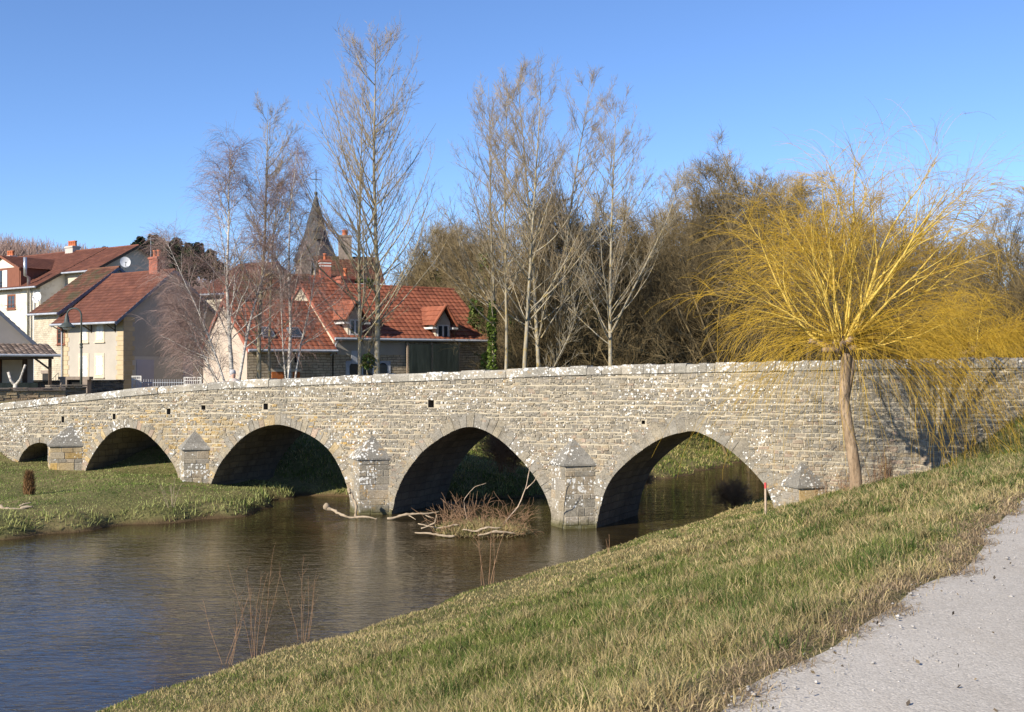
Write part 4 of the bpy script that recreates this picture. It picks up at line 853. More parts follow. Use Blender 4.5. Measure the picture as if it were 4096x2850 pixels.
def poplar_mesh(Ht, r0, seed, lean=(0, 0), spread=1., low=.1, dens=1., nlimb=0):
    rg_ = np.random.default_rng(seed); z3 = np.zeros((1, 3)); D = np.array([[lean[0], lean[1], 1.]])
    T = sweep(z3, D, np.array([Ht]), np.array([r0]), 22, .018, .012, .06, rg_)
    P, D, tt, ix, r = spawn(*T, int(54*dens), low, .98, (.65, 1.1), rg_); L = Ht*(.42*(1-tt)**.8+.05)*rg_.uniform(.5, 1.1, len(tt))*spread
    B1 = sweep(P, D, L, np.minimum(r*.42, L*.0058)+.004, 12, .05, .068, .2, rg_)
    P, D, tt, ix, r = spawn(*B1, 8, .2, 1, (.35, .75), rg_); L2 = L[ix]*(.30*(1-.55*tt))*rg_.uniform(.5, 1.2, len(tt))+.2
    B2 = sweep(P, D, L2, np.minimum(r*.55, .008)+.002, 5, .08, .11, .4, rg_)
    P, D, tt, ix, r = spawn(*B2, 5, .2, 1, (.4, .9), rg_); L3 = rg_.uniform(.12, .42, len(tt))*Ht/16
    B3 = sweep(P, D, L3, np.full(len(tt), .0046), 2, .14, .12, .6, rg_)
    P, D, tt, ix, r = spawn(*B1, 10, .4, 1, (.4, .9), rg_); B4 = sweep(P, D, rg_.uniform(.15, .5, len(tt))*Ht/16, np.full(len(tt), .0046), 2, .14, .12, .6, rg_)
    return join([tubes(*T, 9), tubes(*B1, 5)]), join([tubes(*B2, 3), tubes(*B3, 3), tubes(*B4, 3)])
def birch_mesh(Ht, r0, seed, stems, dn=1.):
    rg_ = np.random.default_rng(seed); tr, cr = [], []
    for (lx, ly, f, rr_) in stems:
        T = sweep(np.zeros((1, 3)), np.array([[lx, ly, 1.]]), np.array([Ht*f]), np.array([r0*rr_]), 20, .03, .025, .08, rg_); tr.append(tubes(*T, 8))
        P, D, tt, ix, r = spawn(*T, int((36*f+6)*dn), .26, .98, (.5, 1.0), rg_); L = Ht*f*(.33*(1-tt)+.08)*rg_.uniform(.6, 1.15, len(tt))
        B1 = sweep(P, D, L, np.minimum(r*.4, L*.009)+.004, 9, .08, .06, .25, rg_, -.10); tr.append(tubes(*B1, 5))
        P, D, tt, ix, r = spawn(*B1, 13, .15, 1, (.4, 1.0), rg_); L2 = L[ix]*.30*rg_.uniform(.5, 1.2, len(tt))+.35
        B2 = sweep(P, D, L2, np.minimum(r*.5, .007)+.002, 6, .10, .0, .4, rg_, -.22); cr.append(tubes(*B2, 3))
        P, D, tt, ix, r = spawn(*B2, 6, .1, 1, (.3, .9), rg_); B3 = sweep(P, D, rg_.uniform(.3, .85, len(tt)), np.full(len(tt), .0032), 3, .12, -.10, .6, rg_, -.2); cr.append(tubes(*B3, 3))
    return join(tr), join(cr)
def oak_mesh(Ht, r0, seed, low=.22, wide=1., dens=1., wob=.17, cones=False):
    rg_ = np.random.default_rng(seed)
    T = sweep(np.zeros((1, 3)), np.array([[.02, .0, 1.]]), np.array([Ht*.64]), np.array([r0]), 12, .05, .05, .25, rg_)
    P, D, tt, ix, r = spawn(*T, int(40*dens), low+.12, 1, (.35, 1.35), rg_); L = Ht*(.40-.08*tt)*rg_.uniform(.75, 1.05, len(tt))*wide
    B1 = sweep(P, D, L, r*.40+.012, 10, wob, .07, .22, rg_)
    P, D, tt, ix, r = spawn(*B1, 11, .25, 1, (.4, 1.0), rg_); L2 = L[ix]*(.42*(1-.45*tt))*rg_.uniform(.6, 1.15, len(tt)); B2 = sweep(P, D, L2, r*.5+.004, 6, wob, .05, .35, rg_)
    P, D, tt, ix, r = spawn(*B2, 8, .2, 1, (.4, 1.0), rg_); L3 = L2[ix]*.42*rg_.uniform(.6, 1.2, len(tt))+.15; B3 = sweep(P, D, L3, np.minimum(r*.6, .012)+.003, 4, wob, .04, .5, rg_)
    P, D, tt, ix, r = spawn(*B3, 6, .3, 1, (.4, .9), rg_); L4 = rg_.uniform(.25, .6, len(tt)); B4 = sweep(P, D, L4, np.full(len(tt), .0065), 2, wob*.8, .03, .6, rg_)
    cr = [tubes(*B3, 3), tubes(*B4, 3)]
    cn = None
    if cones:
        P, D, tt, ix, r = spawn(*B4, 2, .5, 1, (.5, 1.), rg_); cn = P
    return join([tubes(*T, 9), tubes(*B1, 6), tubes(*B2, 4)]), join(cr), cn
def thicket_mesh(Ht, seed, stems=16, spread=1.6, arch=-.05):
    rg_ = np.random.default_rng(seed); n = stems; a_ = rg_.uniform(0, 6.28, n); P = np.stack([np.cos(a_), np.sin(a_), a_*0], 1)*rg_.uniform(.1, spread, n)[:, None]
    D = np.stack([np.cos(a_)*.35, np.sin(a_)*.35, np.ones(n)], 1)+rg_.normal(0, .15, (n, 3)); L = Ht*rg_.uniform(.55, 1.05, n)
    T = sweep(P, D, L, L*.008+.012, 10, .07, .03, .2, rg_, arch)
    P, D, tt, ix, r = spawn(*T, 14, .12, 1, (.4, 1.1), rg_); L1 = L[ix]*.32*(1-.5*tt)*rg_.uniform(.5, 1.2, len(tt))+.3; B1 = sweep(P, D, L1, r*.5+.004, 5, .12, .06, .4, rg_, arch)
    P, D, tt, ix, r = spawn(*B1, 9, .15, 1, (.4, 1.), rg_); L2 = rg_.uniform(.3, 1.0, len(tt)); B2 = sweep(P, D, L2, np.full(len(tt), .0065), 3, .15, .03, .6, rg_)
    P, D, tt, ix, r = spawn(*B2, 2, .15, 1, (.4, 1.), rg_); B3 = sweep(P, D, rg_.uniform(.2, .5, len(tt)), np.full(len(tt), .0055), 2, .15, .03, .6, rg_)
    return join([tubes(*T, 5)]), join([tubes(*B1, 3), tubes(*B2, 3), tubes(*B3, 3)])
def tree(name, label, loc, TM, CM, tm, cm, rotz=0, sc=1., group=None, cat='tree'):
    o = thing(name, label, cat, loc, rotz, group); o.scale = (sc, sc, sc)
    a_ = npmesh('trunk', TM[0], [TM[1]], tm, o, True); c_ = npmesh('crown', CM[0], [CM[1]], cm, o, False); return o
def gz(x, y): return float(height(x, y))
def at(px, Y): return (X_(px, Y), Y, gz(X_(px, Y), Y)-.05)
def hgt(px, py, Y): return Z_(py, Y)-at(px, Y)[2]
def dup(root, loc, rotz, sc, label=None, group=None):
    r_ = root.copy(); link(r_); r_.location = loc; r_.rotation_euler = (0, 0, rotz); r_.scale = (sc, sc, sc)
    if label: r_['label'] = label
    if group: r_['group'] = group
    for c_ in list(root.children):
        d_ = c_.copy(); link(d_); d_.parent = r_
    return r_
def ball(name, C, rx, rz, n, size, mat, parent, cols, rg_):
    d_ = nrm(rg_.normal(size=(n, 3)))*rg_.uniform(.2, 1, (n, 1))**.5; return leaves(name, C+d_*np.array([rx, rx, rz]), size, mat, parent, cols, rg_)
# poplars: (trunk pixel, top row, depth, radius, seed, lean, spread, lowest branch, density, label)
PG = 'tall bare poplars behind the bridge'
POP = [(1034, 372, 49, .17, 1, (.035, 0), 1., .12, 1., 'bare poplar with yellowish trunk between the two birches'),
       (1440, 300, 50, .15, 2, (-.012, .0), 1.3, .2, 1.1, 'slim grey poplar before the left dormer of the cottage'),
       (1507, 96, 50, .22, 3, (.012, 0), 1.3, .14, 1.25, 'tallest poplar, thick trunk right of the left dormer'),
       (1968, 240, 53, .15, 4, (-.01, 0), 1.0, .25, .95, 'poplar with ivy covered foot at right end of the red roof'),
       (2020, 262, 52, .13, 5, (.01, 0), 0.9, .3, .9, 'thin straight pale poplar next to the ivy footed one'),
       (2085, 195, 50, .17, 6, (.045, 0), 1.0, .3, 1.05, 'pale poplar leaning right in the middle of the right hand group'),
       (2160, 205, 54, .17, 7, (.02, 0), .95, .2, 1.15, 'upright mottled poplar right of the leaning pale one'),
       (2215, 212, 56, .15, 8, (.028, 0), 1., .2, 1.15, 'darker poplar rising behind the right hand group'),
       (2445, 318, 51, .17, 9, (.012, 0), 1., .28, 1.05, 'single poplar with forked right limb at the right of the row')]
PO = []
for (px, pt, Y, r0, sd_, ln, spd, low, dn, lb) in POP:
    TM, CM = poplar_mesh(hgt(px, pt, Y)*.95, r0*.66, 40+sd_, ln, spd, low, dn); PO.append(tree('poplar_tree', lb, at(px, Y), TM, CM, M['poplar_bark'], M['poplar_twig'], 0, 1, PG))
rg = np.random.default_rng(77)
def limb(parent, pts, r0, r1, m, twigs=60, seed=0, name='limb'):
    """an extra limb traced as its own tapered stem with ascending twigs"""
    rg_ = np.random.default_rng(seed); pts = np.array(pts, float); q_ = np.linspace(0, len(pts)-1, 12); P = np.stack([np.interp(q_, np.arange(len(pts)), pts[:, i]) for i in range(3)], 1)[None]
    rd = np.linspace(r0, r1, 12)[None]; p_, D, tt, ix, r = spawn(P, rd, twigs, .25, 1, (.4, .9), rg_); B = sweep(p_, D, rg_.uniform(.5, 1.6, len(tt))*(1.2-tt*.6), np.full(len(tt), .010), 5, .1, .12, .5, rg_)
    p_, D, tt, ix, r = spawn(*B, 6, .2, 1, (.4, .9), rg_); B2 = sweep(p_, D, rg_.uniform(.2, .5, len(tt)), np.full(len(tt), .0075), 2, .1, .1, .6, rg_)
    V, F = join([tubes(P, rd, 6), tubes(*B, 3), tubes(*B2, 3)]); return npmesh(name, V, [F], m, parent, True)
limb(PO[8], [(0, 0, 5.), (1.3, -.1, 7.6), (2.3, 0, 9.6), (3.2, .2, 12.)], .055, .010, M['poplar_bark'], 60, 5)
limb(PO[5], [(0, 0, 1.2), (1.2, -.2, 2.6), (2.2, 0, 4.6), (2.7, .2, 6.8)], .032, .008, M['poplar_bark'], 40, 6)
limb(PO[6], [(.05, 0, 4.), (1.2, -.3, 5.8), (2.3, -.2, 8.4), (3.2, 0, 11.4)], .038, .008, M['poplar_bark'], 50, 7)
limb(PO[2], [(-.05, 0, .4), (-.5, .1, 2.0), (-.2, .2, 3.4), (1.3, .1, 6.0), (2.6, 0, 8.2)], .06, .012, M['poplar_bark'], 50, 8)
ball('mistletoe', np.array([[-.35, -.1, 2.3]]), .32, .36, 260, .07, M['ivy'], PO[2], IVY[:2]+[(.1, .09, .03)], rg)
ball('mistletoe', np.array([[-.25, 0., 5.6]]), .2, .2, 120, .06, M['ivy'], PO[2], IVY[:2], rg)
t_ = rg.uniform(0, 1, 2600); a_ = rg.uniform(0, 6.28, 2600); rq_ = (.12+.34*rg.uniform(0, 1, 2600)*(1.15-t_)*(.6+.5*np.sin(t_*17+a_*2)+.3*np.sin(t_*31))); C = np.stack([np.cos(a_)*rq_, np.sin(a_)*rq_, t_**1.3*5.4], 1); leaves('ivy', C, .07, M['ivy'], PO[3], [(.10, .15, .02), (.15, .2, .035), (.07, .1, .02)], rg)
# birches
BG = 'white barked birches by the cottage'
TM, CM = birch_mesh(hgt(935, 590, 48), .105, 21, [(-.10, 0, 1.0, 1.), (-.32, -.1, .72, .55), (.16, .05, .92, .7), (-.62, .1, .5, .4)])
tree('birch_tree', 'large multi stemmed white birch left of the red cottage', at(935, 47.5), TM, CM, M['birch_bark'], M['birch_twig'], 0, 1, BG)
TM, CM = birch_mesh(hgt(1165, 620, 49), .085, 22, [(.03, 0, 1.0, 1.), (.2, .1, .75, .6), (-.16, -.1, .6, .5)], .55)
tree('birch_tree', 'slimmer white birch in front of the cottage skylights', at(1160, 48), TM, CM, M['birch_bark'], M['birch_twig'], 0, 1, BG)
TM, CM = birch_mesh(10., .075, 23, [(-.45, 0, .9, .9), (-1.0, 0, .85, .6)])
tree('birch_tree', 'low spreading birch with drooping twigs before the grey gable', at(905, 50), TM, CM, M['birch_bark'], M['birch_twig'], 0, .62, BG)
t2 = tree('poplar_tree', 'second straight trunk close beside the yellowish poplar', at(1082, 50.5), *poplar_mesh(10.5, .075, 60, (-.01, 0), .7, .4, .5), M['poplar_bark'], M['poplar_twig'], 0, 1, PG)
# oaks, alder, ivy-clad trees and thickets of the wood behind
OK_ = [oak_mesh(15, .34, 101, .22, 1.1), oak_mesh(15, .3, 102, .2, 1.15), oak_mesh(14, .26, 103, .3, .9, .9), oak_mesh(13, .22, 104, .2, .85, 1.1, .14, True)]
def oak(k, label, px, pt, Y, rot, group=None):
    Ht = (15, 15, 14, 13)[k]*1.03; sc = hgt(px, pt, Y)/Ht; return tree('oak_tree' if k < 3 else 'alder_tree', label, at(px, Y), OK_[k][0], OK_[k][1], M['oak_bark'], M['oak_twig'], rot, sc, group)
OG = 'broad bare trees of the wood behind the bridge'
O1 = oak(0, 'large round crowned bare oak, left of the twin crowns above the willow', 2915, 520, 70, .3, OG)
O2 = oak(1, 'large round crowned bare oak, right of the twin crowns above the willow', 3130, 500, 72, 1.3, OG)
O3 = oak(2, 'crooked dark bare oak beside the right end of the red roof', 1760, 800, 80, 2.0, OG)
O4 = oak(3, 'dark coned alder crown behind the right hand poplars', 2215, 600, 60, .7, OG)
cn = OK_[3][2]; cn = cn[np.random.default_rng(9).choice(len(cn), 4200, replace=False)]; leaves('cones', cn, .055, M['ivy'], O4, [(.02, .014, .012), (.035, .024, .02), (.05, .035, .025)], rg)
def oakc(src, label, px, pt, Y, rot, Ht=15): return dup(src, at(px, Y), rot, hgt(px, pt, Y)/Ht, label, OG)
oakc(O1, 'bare grey brown tree at the right picture edge beyond the bridge', 4040, 770, 62, 2.2)
oakc(O2, 'bare tree standing left of the one at the right picture edge', 3800, 860, 70, 4.2)
oakc(O2, 'smaller bare oak left of the twin crowned oaks', 2720, 720, 72, 3.6)
oakc(O1, 'bare oak just right of the twin crowns behind the willow top', 3330, 700, 74, 5.2)
oakc(O3, 'bare tree between red roof and right hand poplars', 1925, 830, 76, 4., 14)
oakc(O4, 'bare tree behind the single right poplar', 2560, 780, 68, 2.4, 13)
oakc(O1, 'bare tree hidden behind the willow crown', 3500, 800, 78, 1.1)
oakc(O2, 'bare tree low behind the willow, towards the right', 3650, 900, 76, 2.9)
oakc(O3, 'gnarled bare oak just above the right end of the red roof ridge', 1850, 850, 84, 1.2, 14)
oakc(O4, 'dense bare tree between the red roof and the ivy columns', 1690, 960, 92, .6, 13)
C = []
for i in range(1500):
    C.append((rg.normal(0, .4), rg.normal(0, .4), rg.uniform(1, 9)))
leaves('ivy', np.array(C), .12, M['ivy'], O3, IVY, rg)
C = np.stack([rg.normal(0, .5, 1600), rg.normal(0, .5, 1600), rg.uniform(3, 10, 1600)], 1); leaves('ivy', C, .12, M['ivy'], O2, IVY, rg)
TK = [thicket_mesh(8., 201), thicket_mesh(7., 202, 20, 2.), thicket_mesh(9., 203, 13, 1.3)]
TG = 'dense bare thickets under the wood behind the bridge'; TL = 'dense brown bare thicket under the trees behind the bridge'
SRC = [tree('thicket_shrub', TL, (0, 0, 0), *TK[k], M['thicket'], M['thicket'], 0, 1, TG, 'shrub') for k in range(3)]
SPOT = []
for px in np.arange(1905, 3900, 62):
    for Y, dpt in ((57+rg.uniform(-1.5, 1.5), 0), (65+rg.uniform(-2, 2), 1)):
        pxx = px+rg.uniform(-35, 35)
        if pxx < 2090: Y = max(Y, 69.5)
        if pxx < 1960: continue
        if 2430 < pxx < 3100: Y = max(Y, 63.5)
        tp = np.interp(pxx, [1900, 2050, 2250, 2500, 2700, 2900, 3200, 3500, 3900], [1010, 960, 960, 930, 880, 840, 860, 980, 1080])+rg.uniform(-50, 110)+(110 if dpt == 0 else 0)
        SPOT.append((pxx, tp, Y))
for px in np.arange(3850, 4250, 90): SPOT.append((px+rg.uniform(-30, 30), 1100+rg.uniform(-60, 60), 60))
for px, tp in ((1810, 1010), (1880, 960), (1935, 930), (1560, 1120), (1640, 1110), (1700, 1090), (1780, 1060), (1840, 1020), (620, 1230), (700, 1190)): SPOT.append((px, tp, 78 if px in (1810, 1880, 1935) else 112 if px > 1000 else 100))
SPOT = SPOT[:]
for i, (px, tp, Y) in enumerate(SPOT):
    k = i % 3; Ht = (8., 7., 9.)[k]; sc = hgt(px, tp, Y)/Ht; lb = TL if Y < 80 else 'low hedge of bare bushes far behind the village roofs'
    if i < 3: o_ = SRC[k]; o_.location = at(px, Y); o_.scale = (sc,)*3; o_.rotation_euler = (0, 0, rg.uniform(0, 6)); o_['label'] = lb
    else: dup(SRC[k], at(px, Y), rg.uniform(0, 6.28), sc, lb, TG if Y < 80 else 'bare bushes beyond the village roofs')
# evergreen ivy masses among the thicket
for px, Y, z0, z1_, r_, lb in ((1935, 69, 2.5, 11., 1.0, 'tall dark ivy column at right end of the red roof'), (1945, 58, 2.5, 5., .6, 'bright green ivy bush at the foot of the poplars'), (2360, 59, 2.5, 8., .9, 'dark ivy covered stem behind the right hand poplars'), (3240, 66, 3, 12, 1.1, 'dark ivy covered stem under the twin oaks'), (1905, 64, 2.5, 8., 1.1, 'ragged dark ivy mass right behind the red roof end'), (2060, 60, 2.5, 7., .7, 'ivy covered stem between the slim pale poplars'), (2520, 62, 2.5, 6.5, .9, 'ivy mass right of the single right poplar'), (2790, 66, 2.5, 7.5, 1.2, 'broad dark ivy bush left of the willow'), (2640, 60, 2.5, 5.5, 1.0, 'dark evergreen bush low in the thicket')):
    n = 3200; zz_ = rg.uniform(z0, z1_, n); a_ = rg.uniform(0, 6.28, n); rr_ = r_*(1.05-(zz_-z0)/(z1_-z0)*.6)*rg.uniform(.3, 1, n)*(.8+.3*np.sin(zz_*2.3+a_*2)); o = thing('ivy_clump', lb, 'ivy', at(px, Y), 0)
    C = np.stack([np.cos(a_)*rr_, np.sin(a_)*rr_, zz_-at(px, Y)[2]], 1); leaves('foliage', C, .13, M['ivy'], o, IVY if 'bright' not in lb else [(.10, .15, .02), (.15, .2, .035)], rg)
    sm_ = MB(); sm_.tube([(0, 0, 0), (.05, 0, (z1_-z0)*.5), (0, .05, z1_-z0)], [.14, .1, .04], 7); sm_.build('stem', M['oak_bark'], o)

# ------------------------------------------------------------------ the yellow weeping willows
def willow(name, label, loc, seed, limbs, nw, Hh, scale=1., trunk=True, trunk_pts=None, r0=.17, reach=1.):
    rg_ = np.random.default_rng(seed); o = thing(name, label, 'tree', loc, 0, 'golden willows'); o.scale = (scale,)*3
    tp = np.array(trunk_pts, float); q_ = np.linspace(0, len(tp)-1, 18); P = np.stack([np.interp(q_, np.arange(len(tp)), tp[:, i]) for i in range(3)], 1)
    rd = np.interp(np.linspace(0, 1, 18), [0, .05, .12, .8, .95, 1], [r0*1.55, r0*1.25, r0*1.02, r0*.86, r0*1.05, r0*.9]); hub = P[-1]
    tb = MB(); tb.tube(P.tolist(), rd.tolist(), 12)
    for a_, e_, L_ in ((2.9, .35, .75), (0.4, .9, .55), (2.2, 1.0, .6), (-1.2, .8, .45), (3.6, .1, .55), (.1, -.1, .3), (1.2, .2, .36), (5.2, .3, .4), (4.4, .5, .42), (.9, 1.2, .45), (2.8, .9, .4), (5.8, .9, .42)):
        d_ = np.array([math.cos(a_)*math.cos(e_), math.sin(a_)*math.cos(e_), math.sin(e_)]); s_ = hub-np.array([0, 0, .25]); tb.tube([s_, s_+d_*L_*.5+np.array([0, 0, .03]), s_+d_*L_], [r0*.6, r0*.5, r0*.42], 8)
    if seed == 31: tb.tube([P[11]-np.array([0, 0, .1]), P[13]+np.array([.12, .05, 0]), P[15]+np.array([.16, .06, 0]), hub+np.array([.12, .04, -.12])], [r0*.8, r0*.72, r0*.62, r0*.55], 9)
    tb.build('trunk', M['willow_bark'], o, True)
    D, L, Rr = [], [], []
    for (dx, dy, dz, l_) in limbs: D.append((dx, dy, dz)); L.append(l_); Rr.append((.010+.0062*l_)*rg_.uniform(.6, 1.25))
    D = np.array(D, float); L = np.array(L, float)*.9; n = len(L); st_ = hub+nrm(D*np.array([1, 1, .4]))*rg_.uniform(.08, .3, (n, 1))+np.stack([np.zeros(n), np.zeros(n), rg_.uniform(-.4, .08, n)], 1)
    LB = sweep(st_, D, L, np.array(Rr), 12, .075, .02, .16, rg_, -.035)
    Pq, Dq, tq, iq, rq = spawn(*LB, 4, .12, .7, (.25, .6), rg_); LQ = L[iq]*.62*rg_.uniform(.6, 1.1, len(tq)); LB2 = sweep(Pq, Dq, LQ, rq*.6, 12, .07, .03, .2, rg_, -.05)
    V, F = join([tubes(*LB, 6), tubes(*LB2, 5)]); npmesh('limbs', V, [F], M['willow_limb'], o, True)
    pa_, ra_ = np.concatenate([LB[0], LB2[0]]), np.concatenate([LB[1], LB2[1]]); La = np.concatenate([L, LQ])
    P_, Dd, tt, ix, r = spawn(pa_, ra_, (nw*.5*La/L.mean()).astype(int), .15, .98, (.35, 1.0), rg_); L2 = rg_.uniform(.6, 1.9, len(tt))*(1.15-.45*tt)*reach
    W = sweep(P_, Dd, L2, np.full(len(tt), .0042), 9, .06, .02, .45, rg_, -.22)
    P2, D2, t2_, i2, r2 = spawn(*W, 2, .15, .8, (.2, .55), rg_); W2 = sweep(P2, D2, rg_.uniform(.5, 1.3, len(t2_))*reach, np.full(len(t2_), .0034), 6, .07, .0, .5, rg_, -.25)
    # low skirt straight from the pollard head
    K = int(nw*7); a_ = rg_.uniform(0, 6.28, K); e_ = rg_.uniform(-.25, .75, K); Ds = np.stack([np.cos(a_)*np.cos(e_), np.sin(a_)*np.cos(e_)*.9, np.sin(e_)], 1)
    Ps = hub+Ds*.25; Ls = rg_.uniform(1.3, 3.4, K)*(1+.35*np.clip(Ds[:, 0], 0, 1))*reach
    if seed == 31:
        k2 = 85; a2_ = rg_.uniform(-.7, .75, k2); e2_ = rg_.uniform(-.3, .55, k2); Ds = np.concatenate([Ds, np.stack([np.cos(a2_)*np.cos(e2_), np.sin(a2_)*np.cos(e2_)*.6, np.sin(e2_)], 1)]); Ps = np.concatenate([Ps, hub+Ds[-k2:]*.25]); Ls = np.concatenate([Ls, rg_.uniform(2.2, 4.6, k2)]); K += k2
    SK = sweep(Ps, Ds, Ls, np.full(K, .0055), 12, .05, -.012, .3, rg_, -.21)
    P3, D3, t3, i3, r3 = spawn(*SK, 3, .2, .98, (.25, .8), rg_); S2 = sweep(P3, D3, rg_.uniform(.6, 2.3, len(t3))*reach, np.full(len(t3), .0034), 8, .07, -.02, .5, rg_, -.3)
    V, F = join([tubes(*W, 3), tubes(*W2, 3), tubes(*SK, 3), tubes(*S2, 3)])
    npmesh('whips', V, [F], M['willow_whip'], o, True); return o
Yw = 25.2; xw, yw, zw = at(3425, Yw); hubz = Z_(1365, Yw)-zw; dxh = X_(3352, Yw)-xw
WL = [(-1.0, .1, .75, 3.6), (-.62, .0, .95, 3.9), (-.42, -.2, 1., 3.5), (-.28, .2, 1.2, 3.7), (-.16, -.1, 1.1, 3.8), (-.05, .3, 1.2, 3.3), (.05, -.2, 1.2, 3.6), (.2, .1, 1.05, 4.1), (.40, -.1, 1.0, 4.2), (.68, .1, .95, 4.3), (.9, -.1, .85, 4.2), (1.2, .1, .62, 3.6), (-1.2, -.2, .55, 2.7), (.1, .5, 1.1, 3.1), (-.3, .5, .9, 3.), (.45, .5, .8, 3.2), (.35, -.5, .9, 3.0), (-.3, -.5, .9, 2.9), (1.2, .2, .15, 2.6), (1.0, -.4, .2, 2.4), (-1., .4, .2, 2.), (.75, .2, 1.25, 5.), (.5, -.2, 1.35, 4.9), (1.0, .1, 1.1, 4.9), (.25, .2, 1.3, 4.8)]
willow('willow_tree', 'golden yellow pollard weeping willow on the bank before the bridge', (xw, yw, zw), 31, WL, 28, hubz, 1., True, [(0, 0, -.1), (-.02, 0, .5), (-.11, 0, 1.1), (-.22, 0, 1.7), (-.27, 0, 2.15), (dxh+.18, 0, hubz-.3), (dxh+.1, 0, hubz)], .125)
x2, y2, z2 = at(3900, 34.); h2 = Z_(1330, 34.)-z2
W2L = [(-.9, 0, .6, 2.2), (-.5, .2, .8, 2.4), (-.2, -.2, 1, 2.3), (.2, .2, 1, 2.4), (.5, 0, .8, 2.4), (.9, .1, .5, 2.2), (1.2, -.2, .3, 2.), (-1.2, .1, .3, 1.9), (0, -.5, .6, 2.)]
willow('willow_tree', 'second yellow willow bush behind the bridge parapet at right', (x2, y2, z2), 32, [(p_, q_, r_*.6, l_*.62) for p_, q_, r_, l_ in W2L], 46, h2, 1., True, [(0, 0, -.1), (0, .03, h2*.5), (0, 0, h2-.4)], .1, .62)

# ------------------------------------------------------------------ grass (too many blades to count)
def blades(name, X, Y, Ln, Wd, cols, mix, rg_, lean=.55, tagd=True, mat=None, parent=None, Z=None):
    n = len(X); Z = height(X, Y)-.01 if Z is None else Z; a_ = rg_.uniform(0, 6.28, n); le = np.minimum(np.abs(rg_.normal(0, 1, n)*lean)+.08, 1.5)
    D = np.stack([np.cos(a_)*np.sin(le), np.sin(a_)*np.sin(le), np.cos(le)], 1); S_ = np.stack([-np.sin(a_), np.cos(a_), a_*0], 1)
    tw_ = rg_.uniform(0, 6.28, n); S_ = np.stack([np.cos(tw_), np.sin(tw_), tw_*0], 1)
    B = np.stack([X, Y, Z], 1); Mi = B+D*(Ln*.55)[:, None]; D2 = D+np.stack([np.cos(a_), np.sin(a_), -a_*0-.6], 1)*rg_.uniform(.1, .8, n)[:, None]; T = Mi+nrm(D2)*(Ln*.45)[:, None]
    w_ = Wd[:, None]*S_; V = np.stack([B-w_, B+w_, Mi+w_*.75, Mi-w_*.75, T], 1).reshape(-1, 3); i_ = np.arange(n)*5
    Q = np.stack([i_, i_+1, i_+2, i_+3], 1); Tr = np.stack([i_+3, i_+2, i_+4], 1)
    c_ = np.concatenate([np.repeat(cols, 5, 0), np.ones((5*n, 1))], 1)
    return npmesh(name, V, [Q, Tr], mat or M['grass'], parent, False, c_)
GREEN = np.array([(.115, .145, .03), (.15, .17, .045), (.18, .185, .06), (.08, .11, .024)]); STRAW = np.array([(.40, .32, .15), (.46, .37, .19), (.33, .25, .115), (.25, .20, .10)]); 
def field(X, Y, f, seed):
    r_ = np.random.default_rng(seed); z = 0
    for _ in range(10): k = r_.normal(0, f, 2); z = z+np.sin(X*k[0]+Y*k[1]+r_.uniform(0, 6.28))
    return z/3.2
def grass_cols(X, Y, rg_, bias):
    p = 1/(1+np.exp(-(field(X, Y, 1.4, 4)*1.1+field(X, Y, 4.5, 7)*.9+bias))); gr = rg_.random(len(X)) < p
    c_ = np.where(gr[:, None], GREEN[rg_.integers(0, 4, len(X))], STRAW[rg_.integers(0, 4, len(X))])*rg_.uniform(.75, 1.3, (len(X), 1)); return c_, gr
rgG = np.random.default_rng(8)
def field_e(a): return 1.5+np.sin(a*3.1)+np.sin(a*7.7+1)
# right bank in front of the bridge
A_ = []; NT = 1500000
v_ = rgG.uniform(-12.1, -1.55, NT); a_ = rgG.uniform(-2, 36, NT); X = .866*v_+.5*a_; Y = -.5*v_+.866*a_; dist = np.hypot(X, Y)
keep = (rgG.random(NT) < np.clip((7.5/np.maximum(dist, 1))**1.3, 0, 1)) & (Y > 3.2) & (np.abs(X/Y) < .62) & (v_ < path_edge(a_)-.03+.16*rgG.normal(size=NT)-.10*rgG.random(NT)*field_e(a_)) & (((X-BX)*.4512+(Y-BY)*.8924) < np.where((X-BX)*.8924-(Y-BY)*.4512 < 5.2, 5., .05)) & (height(X, Y) > .06)
X, Y, v_, a_, dist = X[keep], Y[keep], v_[keep], a_[keep], dist[keep]
edge = np.clip(1-(path_edge(a_)-v_)/.9, 0, 1); cl_, gr = grass_cols(X, Y, rgG, -.36+.5*sm(v_, -9, -6)*(1-sm(v_, -4, -2.2))*1.6-1.9*edge**1.5)
tuft = np.clip(field(X, Y, 5.5, 12), -.5, 1.3)
Ln = (.05+.06*rgG.random(len(X))+.075*np.maximum(tuft, 0)*sm(v_, -9, -5)+.035*(~gr)*rgG.random(len(X)))*(1-.45*edge)*(.62+.42*sm(v_, -11, -6)); Wd = (.0021+.0011*rgG.random(len(X)))*np.clip(dist/7.5, 1, 4.2)
tag(blades('bank_grass', X, Y, Ln, Wd, cl_, None, rgG, np.where(gr, .65, 1.25)), kind='stuff')
